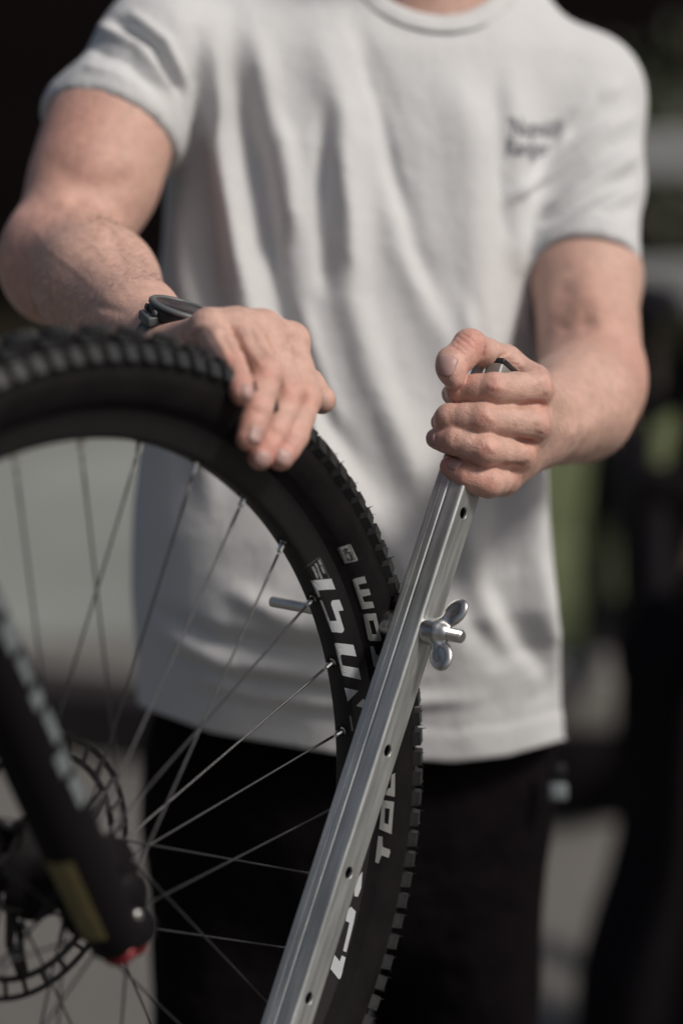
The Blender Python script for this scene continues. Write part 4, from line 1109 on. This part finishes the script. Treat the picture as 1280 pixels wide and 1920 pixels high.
# ---------------------------------------------------------------- trousers and shoes
def trousers():
    h = P(655, 1420, 2.25); kneeL, kneeR = Vector((h.x - .115, h.y - .05, .47)), Vector((h.x + .105, h.y + .01, .48))
    fL, fR = Vector((h.x - .15, h.y + .02, .07)), Vector((h.x + .13, h.y + .08, .07))
    g = [(.05, .04, [elp(Vector((h.x, h.y - .01, h.z - .05)), X3, (.187, .128, .16)), elp(Vector((h.x, h.y - .01, h.z + .02)), X3, (.180, .120, .13))]),
         (.04, .035, [cap(Vector((h.x - .088, h.y, h.z - .08)), kneeL, .098, .073), cap(kneeL, fL, .071, .057)]),
         (.04, .012, [cap(Vector((h.x + .088, h.y, h.z - .08)), kneeR, .098, .073), cap(kneeR, fR, .071, .057)])]
    f = Field(g); lo, hi = bounds(f)
    V, Q = surface(f, lo, hi, .006, kmax=.06); V = smooth_verts(V, Q, 2); N = vnormals(V, Q)
    V = V + N * (.004 * np.sin(V[:, 2] * 38 + V[:, 0] * 25) * np.clip((h.z - .1 - V[:, 2]) * 4, 0, 1))[:, None]
    mesh_np('trousers', V, Q, M['trousers'], person)
    for q in (fL, fR):
        f = Field([(.03, .03, [elp(Vector((q.x, q.y - .02, .055)), X3, (.048, .07, .05)), elp(Vector((q.x, q.y - .13, .045)), X3, (.046, .10, .036))])])
        lo, hi = bounds(f); lo[2] = .001; V, Q = surface(f, lo, hi, .005, kmax=.04); V[:, 2] = np.maximum(V[:, 2], .002)
        mesh_np('shoe', V, Q, M['shoe'], person)
trousers()

# ---------------------------------------------------------------- watch
def watch():
    ax = (P(258, 604, 1.800) - lw).normalized()          # up the forearm
    c0 = lw.lerp(P(258, 604, 1.800), .10)
    n = (D(.30, -.92, -.26)); n = (n - ax * n.dot(ax)).normalized(); sd = n.cross(ax).normalized()
    root = empty('wrist_watch', c0, 'black and grey digital watch on a strap round the wrist above the tyre', 'watch')
    rw = .0228
    cc = c0 + n * (rw + .0030)
    b = bmesh.new(); add_lathe(b, cc - n * .005, n, [(0, .0200), (.002, .0232), (.008, .0243), (.010, .0240)], 48, ax); bm_obj('case', b, M['plastic'], root)
    b = bmesh.new(); add_lathe(b, cc + n * .005, n, [(0, .0240), (0, .0250), (.0022, .0250), (.0036, .0236), (.0034, .0206), (.0010, .0203)], 56, ax, True); bm_obj('bezel', b, M['watchgrey'], root)
    b = bmesh.new(); add_lathe(b, cc + n * .0052, n, [(0, .0204), (.0022, .0204), (.0026, .0198)], 48, ax); bm_obj('screen', b, M['watchscreen'], root)
    for k in (0.35, -.35, math.pi - .35, math.pi + .35):
        d = sd * math.cos(k) + ax * math.sin(k)
        b = bmesh.new(); add_lathe(b, cc + n * .001 + d * .0232, d, [(0, .0022), (.0028, .0022), (.0033, .0016)], 14); bm_obj('button', b, M['watchgrey'], root)
    # strap: bevelled band round the wrist, wide at the lugs
    V = []; F = []; NS = 64
    for k in range(NS + 1):
        t = math.radians(38 + (322 - 38) * k / NS); d = n * math.cos(t) + sd * math.sin(t)
        wv = .0122 + .0035 * (abs(k / NS - .5) * 2) ** 3; r0 = rw + .0006
        for a, e in ((-wv, 0), (-wv, .0022), (-wv * .8, .0034), (wv * .8, .0034), (wv, .0022), (wv, 0)): V.append(c0 + d * (r0 + e) + ax * a)
    for k in range(NS):
        for j in range(6): F.append((k * 6 + j, k * 6 + (j + 1) % 6, (k + 1) * 6 + (j + 1) % 6, (k + 1) * 6 + j))
    mesh_from('strap', V, F, M['strap'], root)
    for s in (1, -1):      # lugs
        b = bmesh.new(); d = sd * s
        add_box(b, cc + d * .0215 - n * .0045, d * .006 - n * .002, ax * .0105, n * .0035 + d * .0008, .0015); bm_obj('lug', b, M['watchgrey'], root)
watch()

# ---------------------------------------------------------------- key clip on the belt
def clip():
    c = P(1045, 1472, 2.16); r = empty('key_clip', c, 'small grey clip hanging from the trouser belt at the right hip', 'clip')
    b = bmesh.new(); add_box(b, c + D(0, .006, 0), D(.0085, 0, 0), D(0, .008, 0), D(0, 0, .004), .003); bm_obj('clip_plate', b, M['silver'], r)
    b = bmesh.new(); add_box(b, c - D(.001, .012, 0), D(.0075, 0, 0), D(0, .007, 0), D(0, 0, .003), .002); bm_obj('loop', b, M['rotor'], r)
clip()

def toolbox():
    x, y = .415, 4.35; r = empty('tool_box', (x, y, 0), 'dark tool box with a grey lid on the ground behind the man at right', 'tool box')
    b = bmesh.new(); add_box(b, Vector((x, y, .085)), Vector((.118, 0, 0)), Vector((0, .09, 0)), Vector((0, 0, .085)), .008); bm_obj('body', b, M['blackpaint'], r)
    b = bmesh.new(); add_box(b, Vector((x, y, .226)), Vector((.122, .0, .0)), Vector((0, .094, 0)), Vector((0, 0, .055)), .012); bm_obj('lid', b, M['tan'], r)
    b = bmesh.new(); add_tube(b, [(x - .06, y, .278), (x - .05, y, .305), (x + .05, y, .305), (x + .06, y, .278)], .008, 8); bm_obj('handle', b, M['plastic'], r)
toolbox()

# ================================================================ second bicycle, out of focus at the right
def parked():
    x, y = .515, 3.25; r = empty('parked_bicycle', (x, y, 0), 'blurred black bicycle standing upright behind the man at the right edge', 'bicycle')
    def tb(name, pts, rad, mat=M['blackpaint'], seg=14):
        b = bmesh.new(); add_tube(b, pts, rad, seg); return bm_obj(name, b, mat, r)
    C0 = Vector((x, y, .36)); V = []; Q = []; n = 14
    for k in range(72):
        t = k * math.pi / 36; rd = Vector((0, math.cos(t), math.sin(t)))
        for j in range(n):
            u = j * 2 * math.pi / n; V.append(C0 + rd * (.328 + .031 * math.cos(u)) + Vector((.031 * math.sin(u), 0, 0)))
    for k in range(72):
        for j in range(n): Q.append((k * n + j, k * n + (j + 1) % n, ((k + 1) % 72) * n + (j + 1) % n, ((k + 1) % 72) * n + j))
    mesh_np('tyre', V, Q, M['rubber'], r)
    for k in range(24):
        t = k * math.pi / 12; rd = Vector((0, math.cos(t), math.sin(t))); tb('spoke', [C0 + Vector((.03 * (-1) ** k, 0, 0)), C0 + rd * .30], .001, M['spoke'], 6)
    tb('hub', [C0 - Vector((.055, 0, 0)), C0 + Vector((.055, 0, 0))], .02)
    for s in (1, -1): tb('fork_leg', [C0 + Vector((.062 * s, 0, 0)), Vector((x + .062 * s, y + .18, .80))], [.019, .022])
    b = bmesh.new(); add_box(b, Vector((x, y + .18, .80)), Vector((.085, 0, 0)), Vector((0, .03, 0)), Vector((0, 0, .03)), .01); bm_obj('fork_crown', b, M['blackpaint'], r)
    tb('head_tube', [Vector((x, y + .19, .82)), Vector((x, y + .24, .99))], .028)
    tb('stem', [Vector((x, y + .24, .99)), Vector((x, y + .16, 1.02))], .02)
    tb('handlebar', [Vector((x - .02, y + .17, 1.02)), Vector((x + .12, y + .17, 1.03)), Vector((x + .38, y + .21, 1.04))], .0155)
    tb('down_tube', [Vector((x, y + .21, .86)), Vector((x, y + .72, .42))], [.032, .036]); tb('top_tube', [Vector((x, y + .23, .95)), Vector((x, y + .80, .80))], .022)
    tb('seat_tube', [Vector((x, y + .74, .40)), Vector((x, y + .86, .95))], .02); tb('crank_case', [Vector((x - .05, y + .74, .40)), Vector((x + .05, y + .74, .40))], .045)
    C1 = Vector((x, y + 1.17, .36)); V = []
    for k in range(72):
        t = k * math.pi / 36; rd = Vector((0, math.cos(t), math.sin(t)))
        for j in range(n):
            u = j * 2 * math.pi / n; V.append(C1 + rd * (.328 + .031 * math.cos(u)) + Vector((.031 * math.sin(u), 0, 0)))
    mesh_np('tyre', V, Q, M['rubber'], r); tb('chainstay', [Vector((x, y + .74, .40)), C1], .03)
    f = Field([(.02, .02, [elp(Vector((x, y + .86, .99)), X3, (.07, .13, .03)), elp(Vector((x, y + .72, .985)), X3, (.02, .09, .018))])]); lo, hi = bounds(f)
    Vv, Qq = surface(f, lo, hi, .006); mesh_np('saddle', Vv, Qq, M['blackpaint'], r)
    # long dark cover draped from the bars
    VV = []; FF = []; nu, nv = 16, 24
    for i in range(nv + 1):
        for j in range(nu + 1):
            u = j / nu; v = i / nv; w = .085 + .085 * v + .015 * math.sin(v * 9)
            VV.append((x + w * (u * 2 - 1) , y - .02 + .03 * math.sin(u * 14 + v * 3) - .12 * (1 - (u * 2 - 1) ** 2) + .10 * (1 - v), .68 - .65 * v))
    for i in range(nv):
        for j in range(nu): a = i * (nu + 1) + j; FF.append((a, a + 1, a + nu + 2, a + nu + 1))
    o = mesh_from('rain_cover', VV, FF, M['bagcloth'], None); tag(o, 'dark cloth cover draped over the front of the parked bicycle', 'cover')
    md = o.modifiers.new('s', 'SOLIDIFY'); md.thickness = .004
parked()
